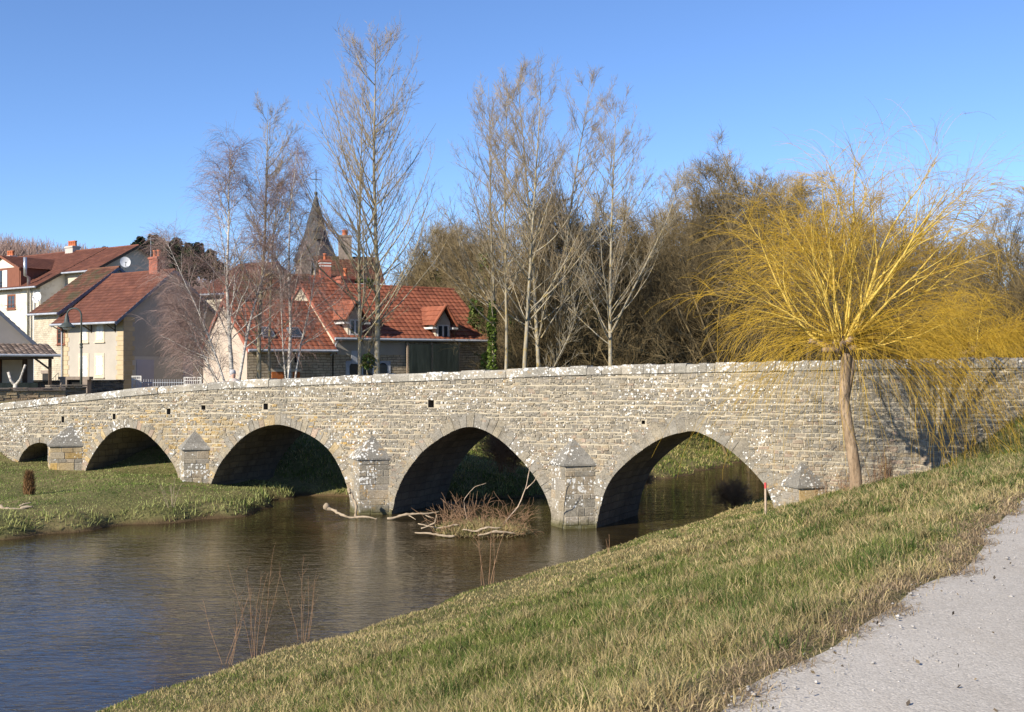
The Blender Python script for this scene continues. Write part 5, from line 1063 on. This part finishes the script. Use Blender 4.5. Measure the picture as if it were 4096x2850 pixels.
# dry litter along the gravel edge
n = 34000; a_ = rgG.uniform(2.5, 25, n); v_ = path_edge(a_)-.08+rgG.normal(0, .09, n)-.14*rgG.random(n)*(field_e(a_)-1); X = .866*v_+.5*a_; Y = -.5*v_+.866*a_; keep = rgG.random(n) < np.clip(8/np.hypot(X, Y), 0, 1); X, Y, v_, a_ = X[keep], Y[keep], v_[keep], a_[keep]
cl_ = np.array([(.30, .215, .125), (.36, .27, .165), (.22, .155, .09), (.25, .19, .12)])[rgG.integers(0, 4, len(X))]*rgG.uniform(.7, 1.25, (len(X), 1))
tag(blades('dry_litter', X, Y, .03+.07*rgG.random(len(X)), .0022*np.clip(np.hypot(X, Y)/7, 1, 3), cl_, None, rgG, 4., Z=height(X, Y)+.016), kind='stuff')
# long arching tussocks on the upper bank
nt_ = 560; v_ = -1.95-np.abs(rgG.normal(0, 3.2, nt_)); a_ = rgG.uniform(1, 27, nt_); tx = .866*v_+.5*a_; ty = -.5*v_+.866*a_; kp = (v_ > -11) & (ty > 3.5) & (((tx-BX)*.4512+(ty-BY)*.8924) < -.5); tx, ty = tx[kp], ty[kp]; nt_ = len(tx)
nb_ = 130; an_ = rgG.uniform(0, 6.28, (nt_, nb_)); ra_ = np.abs(rgG.normal(0, .09, (nt_, nb_))); bx_ = (tx[:, None]+np.cos(an_)*ra_).ravel(); by_ = (ty[:, None]+np.sin(an_)*ra_).ravel(); dk_ = rgG.random(nt_) < .6
pg_ = np.where(dk_, .8, .12)[:, None]; isg = rgG.random((nt_, nb_)) < pg_; cl_ = np.where(isg.ravel()[:, None], (GREEN*np.array([.6, .75, .7]))[rgG.integers(0, 4, nt_*nb_)], STRAW[rgG.integers(0, 4, nt_*nb_)]*.95)*rgG.uniform(.7, 1.3, (nt_*nb_, 1))
d_ = np.hypot(bx_, by_); tag(blades('grass_tussocks', bx_, by_, .08+.17*rgG.random(nt_*nb_)*np.repeat(rgG.uniform(.5, 1.1, nt_), nb_), .0024*np.clip(d_/8, 1, 3.5), cl_, None, rgG, .8), kind='stuff')
# the same bank as seen by the camera from below is covered; grass on the left bank, behind, and the mound
NT = 230000; X = rgG.uniform(-26, 2, NT); Y = rgG.uniform(24, 46, NT); hN = height(X, Y); nb = (X-BX)*.4512+(Y-BY)*.8924; v_ = .866*X-.5*Y
kp = (hN > .04) & (v_ < -17) & (rgG.random(NT) < .75); X, Y = X[kp], Y[kp]; a2 = .5*X+.866*Y; dl = np.interp(a2, DA, DV)-(.866*X-.5*Y)
cl_, gr = grass_cols(X, Y, rgG, 1.0-3.0*(dl < 1.5)-1.6*(field(X, Y, .9, 21) > .35)+.5*((dl > 1.4) & (dl < 4))); cl_ = cl_*np.array([.82, 1.08, .8]); Ln = .03+.05*rgG.random(len(X))+.30*(dl < .55)*rgG.random(len(X))**2; Wd = np.full(len(X), .010)
tag(blades('far_bank_grass', X, Y, Ln, Wd, cl_, None, rgG, .7), kind='stuff')
NT = 200000; X = rgG.uniform(-10, 26, NT); Y = rgG.uniform(34, 66, NT); hN = height(X, Y); nb = (X-BX)*.4512+(Y-BY)*.8924
kp = (hN > .03) & (nb > DEP+.1); X, Y = X[kp], Y[kp]; cl_, gr = grass_cols(X, Y, rgG, .7); Ln = .11+.1*rgG.random(len(X)); Wd = np.full(len(X), .015)
tag(blades('meadow_grass', X, Y, Ln, Wd, cl_*np.array([1.05, 1.1, .95]), None, rgG, .7), kind='stuff')
# loose stones on the towpath
n = 2800; a_ = rgG.uniform(3, 22, n); e_ = path_edge(a_); v_ = e_+np.abs(rgG.normal(0, 1, n))*1.3-.05; X = .866*v_+.5*a_; Y = -.5*v_+.866*a_; kp = v_ < 1.6; X, Y = X[kp], Y[kp]; n = len(X)
r_ = rgG.lognormal(-5.35, .5, n); r_ = np.clip(r_, .002, .024); base = nrm(np.array([(1,0,0),(-1,0,0),(0,1,0),(0,-1,0),(0,0,1),(0,0,-1)], float)); fo = np.array([(0,2,4),(2,1,4),(1,3,4),(3,0,4),(2,0,5),(1,2,5),(3,1,5),(0,3,5)])
V = base[None]*r_[:, None, None]*rgG.uniform(.6, 1.3, (n, 6, 3))*np.array([1, 1, .65]); V += np.stack([X, Y, height(X, Y)+.03+r_*.3], 1)[:, None]
cc = rgG.uniform(.28, .47, (n, 1))*np.array([[1, .94, .87]]); cc = np.concatenate([np.repeat(cc, 6, 0), np.ones((6*n, 1))], 1)
tag(npmesh('path_pebbles', V.reshape(-1, 3), [(fo[None]+6*np.arange(n)[:, None, None]).reshape(-1, 3)], attr_mat('pebble', .9, 30), None, True, cc), kind='stuff')

n = 150; a_ = rgG.uniform(3, 20, n); v_ = path_edge(a_)+.1+np.abs(rgG.normal(0, .9, n)); kp = v_ < 1.5; a_, v_ = a_[kp], v_[kp]; X = .866*v_+.5*a_; Y = -.5*v_+.866*a_; n = len(X)
tag(leaves('path_litter', np.stack([X, Y, height(X, Y)+.048], 1), .014, M['dead_grass'], None, [(.16, .12, .07), (.2, .15, .09), (.07, .055, .04)], rgG), kind='stuff')
# ------------------------------------------------------------------ river debris, weeds, stake
def stems(name, label, cat, loc, n, Hh, spread, m, seed, twig=8, lean=.25, r=.006, top_fuzz=0, group=None, droop=0):
    rg_ = np.random.default_rng(seed); o = thing(name, label, cat, loc, 0, group); a_ = rg_.uniform(0, 6.28, n)
    P = np.stack([np.cos(a_), np.sin(a_), a_*0], 1)*rg_.uniform(0, spread, n)[:, None]; D = np.stack([np.cos(a_)*lean, np.sin(a_)*lean, np.ones(n)], 1)+rg_.normal(0, lean*.5, (n, 3))
    T = sweep(P, D, Hh*rg_.uniform(.55, 1.05, n), np.full(n, r), 8, .05, .0, .4, rg_, droop); V, F = tubes(*T, 4); npmesh('stems', V, [F], m, o, True)
    if twig:
        P2, D2, tt, ix, r2 = spawn(*T, twig, .35, 1, (.3, .8), rg_); B = sweep(P2, D2, rg_.uniform(.08, .32, len(tt))*Hh*.6, np.full(len(tt), r*.45), 4, .1, .06, .5, rg_); V, F = tubes(*B, 3); npmesh('twigs', V, [F], m, o, True)
    return o
def bank_pt(px, py):
    Y = np.linspace(6, 40, 3000); Xs = X_(px, Y); z = Z_(py, Y); hN = np.maximum(height(Xs, Y), 0); i = np.argmax(z <= hN); return (float(Xs[i]), float(Y[i]), float(hN[i]))
WG = 'dry weed stalks at the near water edge'
stems('dry_weed', 'clump of bare reddish weed stalks on near bank, leftmost', 'weed', bank_pt(905, 2655), 5, 1.1, .12, M['dry_stem'], 1, 7, .35, .004, 0, WG)
stems('dry_weed', 'tallest clump of dry weed stalks at the water edge', 'weed', bank_pt(1020, 2625), 7, 1.6, .25, M['dry_stem'], 2, 7, .2, .004, 0, WG)
stems('dry_weed', 'upright thin dry weeds right of the tallest clump', 'weed', bank_pt(1215, 2560), 6, 1.35, .2, M['dry_stem'], 3, 6, .14, .004, 0, WG)
stems('dry_weed', 'dry weed stems rising before the debris island', 'weed', bank_pt(1950, 2340), 5, 1.4, .15, M['dry_stem'], 4, 4, .22, .007, 0, WG)
stems('dry_weed', 'short dry stem on the bank edge towards the bridge', 'weed', bank_pt(2430, 2215), 2, .5, .05, M['dry_stem'], 5, 2, .2, .007, 0, WG)
stems('dry_weed', 'pale dry weed on far bank below the second cutwater', 'weed', bank_pt(695, 2040)[:2]+(.4,), 6, .9, .2, M['driftwood'], 6, 3, .2, .008, 0)
def onfar(px, py, z): Y = (EYE-z)*FOC/(py-HOR); return (X_(px, Y), Y, z)
# debris island
iy = EYE*FOC/(2165-HOR)+1.3; ix = X_(1930, iy); isl = thing('debris_island', 'clump of dead grass and branches stranded in midstream', 'debris', (ix, iy, 0)); rg = np.random.default_rng(12)
n = 900; V = []; k = 26; mbm = MB()
for i in range(6):
    f = i/5
    for j in range(k): a_ = j*2*math.pi/k; rr_ = (1-f*.85)*(1+.12*math.sin(3*a_)+.08*math.sin(7*a_+1)); mbm.v.append((1.25*rr_*math.cos(a_), .75*rr_*math.sin(a_), -.15+.38*math.sin(f*1.5)*(1+.1*math.sin(5*a_+i)))); mbm.c.append((1, 1, 1, 1)); mbm.uv.append((0, 0))
mbm.f[4] = [[i*k+j, i*k+(j+1) % k, (i+1)*k+(j+1) % k, (i+1)*k+j] for i in range(5) for j in range(k)]; mbm.f[k] = [[5*k+j for j in range(k)]]
mbm.build('mound', M['soil'], isl, True)
n = 7000; a_ = rg.uniform(0, 6.28, n); q_ = np.sqrt(rg.uniform(0, 1, n)); X = 1.25*q_*np.cos(a_); Y = .75*q_*np.sin(a_); Z = .24*np.sqrt(np.maximum(0, 1-q_**2))-.03
cl_, gr = grass_cols(X, Y, rg, -1.1); b_ = blades('dead_grass', X, Y, .10+.22*rg.random(n), np.full(n, .006), cl_*1.05, None, rg, 1.1, mat=M['dead_grass'], parent=isl, Z=Z)
P = np.stack([rg.uniform(-1.2, 1.2, 130), rg.uniform(-.65, .5, 130), rg.uniform(.0, .3, 130)], 1); D = rg.normal(0, .85, (130, 3))+np.array([.15, -.1, .75]); T = sweep(P, D, rg.uniform(.25, .85, 130), np.full(130, .0065), 6, .2, 0, .35, rg); P2, D2, tt, ii, r2 = spawn(*T, 3, .3, 1, (.4, 1.), rg); B = sweep(P2, D2, rg.uniform(.15, .5, len(tt)), np.full(len(tt), .006), 4, .14, 0, .5, rg)
V, F = join([tubes(*T, 5), tubes(*B, 3)]); npmesh('twigs', V, [F], M['dry_stem'], isl, True)
big = MB(); big.gnarl([(.5, -.1, .2), (.95, -.1, .75), (1.15, -.1, 1.25), (1.3, -.1, 1.9), (1.42, -.1, 2.3)], [.022, .018, .014, .010, .005], 6); big.gnarl([(1.15, -.1, 1.2), (1.35, -.15, 1.4), (1.6, -.1, 1.75)], [.014, .01, .005], 5); big.gnarl([(-.4, 0, .3), (-.5, 0, .9), (-.2, .05, 1.25), (.1, 0, 1.35)], [.011, .009, .007, .004], 5)
big.build('branch', M['stake'], isl, True)
lo_ = MB(); lo_.gnarl([(-1.75, -.6, .12), (-1.2, -.72, .1), (-.7, -.78, .06)], [.02, .032, .03], 7); lo_.gnarl([(-.5, -.62, .2), (-.1, -.72, .16), (.2, -.66, .25), (.5, -.65, .25)], [.015, .03, .03, .012], 7); lo_.gnarl([(-.1, -.76, .06), (.4, -.7, .14), (.9, -.6, .10)], [.02, .035, .018], 7); lo_.gnarl([(-1.6, -.4, .2), (-1.25, -.45, .35), (-1.2, -.4, .55)], [.02, .02, .01], 6); lo_.gnarl([(-1.7, -.2, .3), (-1.2, -.3, .2), (-.6, -.4, .3)], [.015, .02, .02], 6)
lo_.build('log', M['driftwood'], isl, True)
dw = thing('driftwood', 'pale driftwood branches caught at the foot of the middle cutwater', 'driftwood', onfar(1430, 2075, 0)); mb = MB()
mb.gnarl([(-.9, .1, .32), (-.6, 0, .2), (-.2, -.1, .1), (.3, -.2, .07), (.6, -.2, .02)], [.06, .04, .035, .035, .02], 7); mb.gnarl([(-.05, .0, .0), (-.05, .05, .35), (-.2, .1, .7), (-.28, .1, .85)], [.045, .04, .035, .05], 7); mb.gnarl([(.9, -.3, .05), (1.5, -.25, .16), (2.0, -.2, .14), (2.4, -.1, .22)], [.035, .04, .03, .012], 6); mb.gnarl([(1.5, -.25, .14), (1.75, -.5, .04)], [.02, .01], 5); mb.gnarl([(2.0, -.2, .14), (2.25, -.4, .08)], [.02, .01], 5)
mb.lathe([(.01, -.1), (.09, -.05), (.1, .03), (.05, .1), (.01, .12)], (-.92, .1, .33), 9); mb.build('branch', M['driftwood'], dw, True)
lg = thing('driftwood', 'grey driftwood log lying on the grassy far bank at left', 'driftwood', onfar(70, 2035, .55)); mb = MB(); mb.gnarl([(-1.2, .1, .06), (-.5, 0, .08), (.1, -.05, .06), (.45, -.02, .05)], [.06, .075, .06, .03], 7); mb.gnarl([(.1, -.05, .08), (.35, .1, .16)], [.03, .012], 6); mb.build('log', M['driftwood'], lg, True)
# dead plant stump, stake, person
px_s = onfar(118, 1978, .60); dp_ = thing('dead_plant', 'brown dead plant column standing alone on the far bank', 'plant', px_s); n = 2600; a_ = rg.uniform(0, 6.28, n); hh_ = rg.uniform(0, .55, n); q_ = rg.uniform(.3, 1, n)*(.17-.12*(hh_/.9))
cl_ = STRAW[rg.integers(0, 4, n)]*np.array([.75, .55, .5])*rg.uniform(.6, 1.2, (n, 1)); blades('dead_leaves', q_*np.cos(a_), q_*np.sin(a_), .15+.15*rg.random(n), np.full(n, .007), cl_, None, rg, .22, mat=M['dead_grass'], parent=dp_, Z=hh_)
sp0 = bank_pt(3062, 2062); sk = thing('marker_stake', 'thin wooden survey stake with red painted tip on the bank', 'stake', sp0); mb = MB(); hs = Z_(1931, sp0[1])-sp0[2]; mb.tube([(0, 0, -.2), (-.005, 0, hs*.82)], .024, 6); mb.build('shaft', M['stake'], sk); mb = MB(); mb.tube([(-.005, 0, hs*.821), (-.008, 0, hs)], .0255, 6); mb.build('red_tip', M['red_paint'], sk)
# bare suckers round the willow foot and dry vines on the wall
stems('willow_suckers', 'tangle of brown suckers round the willow foot', 'suckers', (xw+.05, yw-.05, zw), 90, .42, .28, M['dry_stem'], 9, 3, .8, .006, 0, None, -.2)
for px, py, ww, lb in ((3300, 1960, .5, 'dry vine hanging over the half buried cutwater'), (3385, 1950, .35, 'dry brown vine on the wall just left of the willow trunk'), (3505, 1900, .25, 'dry brown vine on the wall right of the willow trunk'), (3553, 1870, .2, 'narrow dark vine on the wall further right of the trunk')):
    s_ = BF.x(px); z_ = BF.z(px, py); cB, sB = math.cos(BR), math.sin(BR); o = stems('dry_vine', lb, 'vine', (BX+s_*cB+.06*sB, BY+s_*sB-.06*cB, z_-.45), 26, .95, ww*.4, M['dry_stem'], int(px), 6, .12, .006, 0, 'dry vines on the bridge wall')
# bushes behind the bridge seen through the arches
sb = tree('bank_bush', 'bare reddish bush on the far bank seen through the third arch', onfar(2030, 1890, .8), *thicket_mesh(2.2, 301, 14, .5), M['dry_stem'], M['dry_stem'], 0, .8, None, 'shrub')
sb2 = dup(sb, onfar(2930, 2040, .0), 1., .38, 'dark low bush by the water inside the right arch'); dup(sb, onfar(2570, 1950, .15), 2., .3, 'small dry tuft at the far water edge in the right arch')

# person behind the parapet: skinned figure
def person(loc, Hh, face):
    o = thing('person', 'grey haired person in pale coat seen just above the parapet', 'person', loc, face); k = Hh/1.62
    J = {'pel': (0,0,.90,.125), 'sp': (0,.01,1.08,.13), 'ch': (0,.0,1.25,.15), 'nk': (0,.01,1.40,.055), 'hd': (0,-.01,1.50,.082), 'ht': (0,-.005,1.575,.07)}
    E = [('pel','sp'),('sp','ch'),('ch','nk'),('nk','hd'),('hd','ht')]
    for s_, n_ in ((-1, 'l'), (1, 'r')):
        J.update({'sh'+n_: (s_*.17,.01,1.32,.06), 'el'+n_: (s_*.22,.03,1.06,.045), 'wr'+n_: (s_*.23,-.05,.84,.028), 'pa'+n_: (s_*.23,-.065,.77,.032), 'hp'+n_: (s_*.09,0,.84,.09), 'kn'+n_: (s_*.095,-.02 if s_ > 0 else .03,.47,.06), 'an'+n_: (s_*.1,.03 if s_ > 0 else .08,.08,.04), 'to'+n_: (s_*.11,-.12 if s_ > 0 else -.06,.035,.035)})
        E += [('ch','sh'+n_),('sh'+n_,'el'+n_),('el'+n_,'wr'+n_),('wr'+n_,'pa'+n_),('pel','hp'+n_),('hp'+n_,'kn'+n_),('kn'+n_,'an'+n_),('an'+n_,'to'+n_)]
        for f in range(5):
            fx = (f-1.8)*.02; L_ = (.055,.075,.08,.075,.06)[f]
            a_, b_ = 'f%s%da' % (n_, f), 'f%s%db' % (n_, f)
            if f == 0: J[a_] = (s_*.22,-.10,.775,.010); J[b_] = (s_*.215,-.12,.74,.008)
            else: J[a_] = (s_*.23,-.07+fx,.73,.010); J[b_] = (s_*.225,-.075+fx,.73-L_*.7,.008)
            E += [('pa'+n_,a_),(a_,b_)]
    nm = list(J); me = bpy.data.meshes.new('body'); me.from_pydata([tuple(c*k for c in J[q][:3]) for q in nm], [(nm.index(a_), nm.index(b_)) for a_, b_ in E], []); b_ = link(bpy.data.objects.new('body', me)); b_.parent = o
    md = b_.modifiers.new('skin', 'SKIN')
    for i, q in enumerate(nm): me.skin_vertices[0].data[i].radius = (J[q][3]*k,)*2
    me.skin_vertices[0].data[0].use_root = True; b_.modifiers.new('sub', 'SUBSURF').render_levels = 2
    me.materials.append(M['skin'])
    h_ = MB(); h_.lathe([(.001,1.66*k),(.05*k,1.65*k),(.085*k,1.61*k),(.092*k,1.57*k),(.085*k,1.53*k),(.07*k,1.50*k)], (0,.018,0), 16); h_.build('hair', M['hair'], o, True)
    c_ = MB(); c_.lathe([(.065*k,1.41*k),(.12*k,1.385*k),(.205*k,1.33*k),(.215*k,1.2*k),(.19*k,1.05*k),(.21*k,.85*k),(.2*k,.72*k)], (0,0,0), 18); c_.build('coat', M['coat'], o, True)
    f_ = MB(); f_.lathe([(.001,-.02),(.012,-.01),(.014,.0),(.006,.02)], (0,-.095*k,1.505*k), 8); f_.lathe([(.001,-.008),(.012,0),(.001,.008)], (-.032*k,-.082*k,1.535*k), 8); f_.lathe([(.001,-.008),(.012,0),(.001,.008)], (.032*k,-.082*k,1.535*k), 8); f_.build('face', M['skin'], o, True)
    for s_ in (-1, 1):
        l_ = MB(); l_.tube([(s_*.09*k,0,.78*k),(s_*.095*k,.0,.47*k),(s_*.1*k,.05*k,.1*k)], [.1*k,.075*k,.06*k], 10); l_.build('trouser_leg', M['trousers'], o, True)
pY = 44.5; pg = gz(X_(932, pY), pY); person((X_(932, pY), pY, pg), Z_(1484, pY)-pg, R(60))

# small pollard, far hills' woods
pt_ = thing('pollard_stump', 'small knobbly pollarded tree on the dark garden wall', 'tree', (X_(60, 56), 56, 3.0)); mb = MB(); mb.tube([(0,0,-.6),(0,0,.3),(.03,0,.6)], [.12,.1,.1], 8); mb.tube([(.02,0,.5),(-.2,0,.75),(-.32,0,1.15)], [.08,.06,.07], 8); mb.tube([(.02,0,.5),(.25,0,.8),(.4,0,1.25),(.5,0,1.5)], [.08,.06,.05,.06], 8); mb.build('trunk', M['birch_bark'], pt_, True)
rg = np.random.default_rng(55)
n = 1500; X = rg.uniform(-270, -60, n); Y = rg.uniform(280, 470, n); Zg = height(X, Y); kp = Zg > 11; X, Y, Zg = X[kp], Y[kp], Zg[kp]; n = len(X)
P = np.repeat(np.stack([X, Y, Zg], 1), 22, 0); m_ = len(P); D = rg.normal(0, .38, (m_, 3))*np.array([1, 1, .2])+UP; P = P+UP*rg.uniform(0, 2.5, (m_, 1)); T = sweep(P, D, rg.uniform(3.5, 7, m_), np.full(m_, .10), 3, .1, .03, .45, rg); V, F = tubes(*T, 3)
tag(npmesh('hill_wood', V, [F], M['birch_twig'], None), kind='stuff')
n = 60; X = rg.uniform(-100, -68, n); Y = rg.uniform(240, 290, n); Cs = []
for x, y in zip(X, Y):
    Ht = rg.uniform(4, 8); z0 = gz(x, y); q_ = rg.uniform(0, 1, 620)**.75; a_ = rg.uniform(0, 6.28, 620); rr_ = (1.02-q_)**.45*3.6*rg.uniform(.3, 1, 620)*(.7+.4*np.sin(a_*3+q_*14)); Cs.append(np.stack([x+rr_*np.cos(a_), y+rr_*np.sin(a_), z0+1+q_*Ht], 1))
o = leaves('pine_wood', np.concatenate(Cs), .5, M['ivy'], None, [(.018, .032, .014), (.03, .048, .02), (.012, .022, .012)], rg); tag(o, kind='stuff')
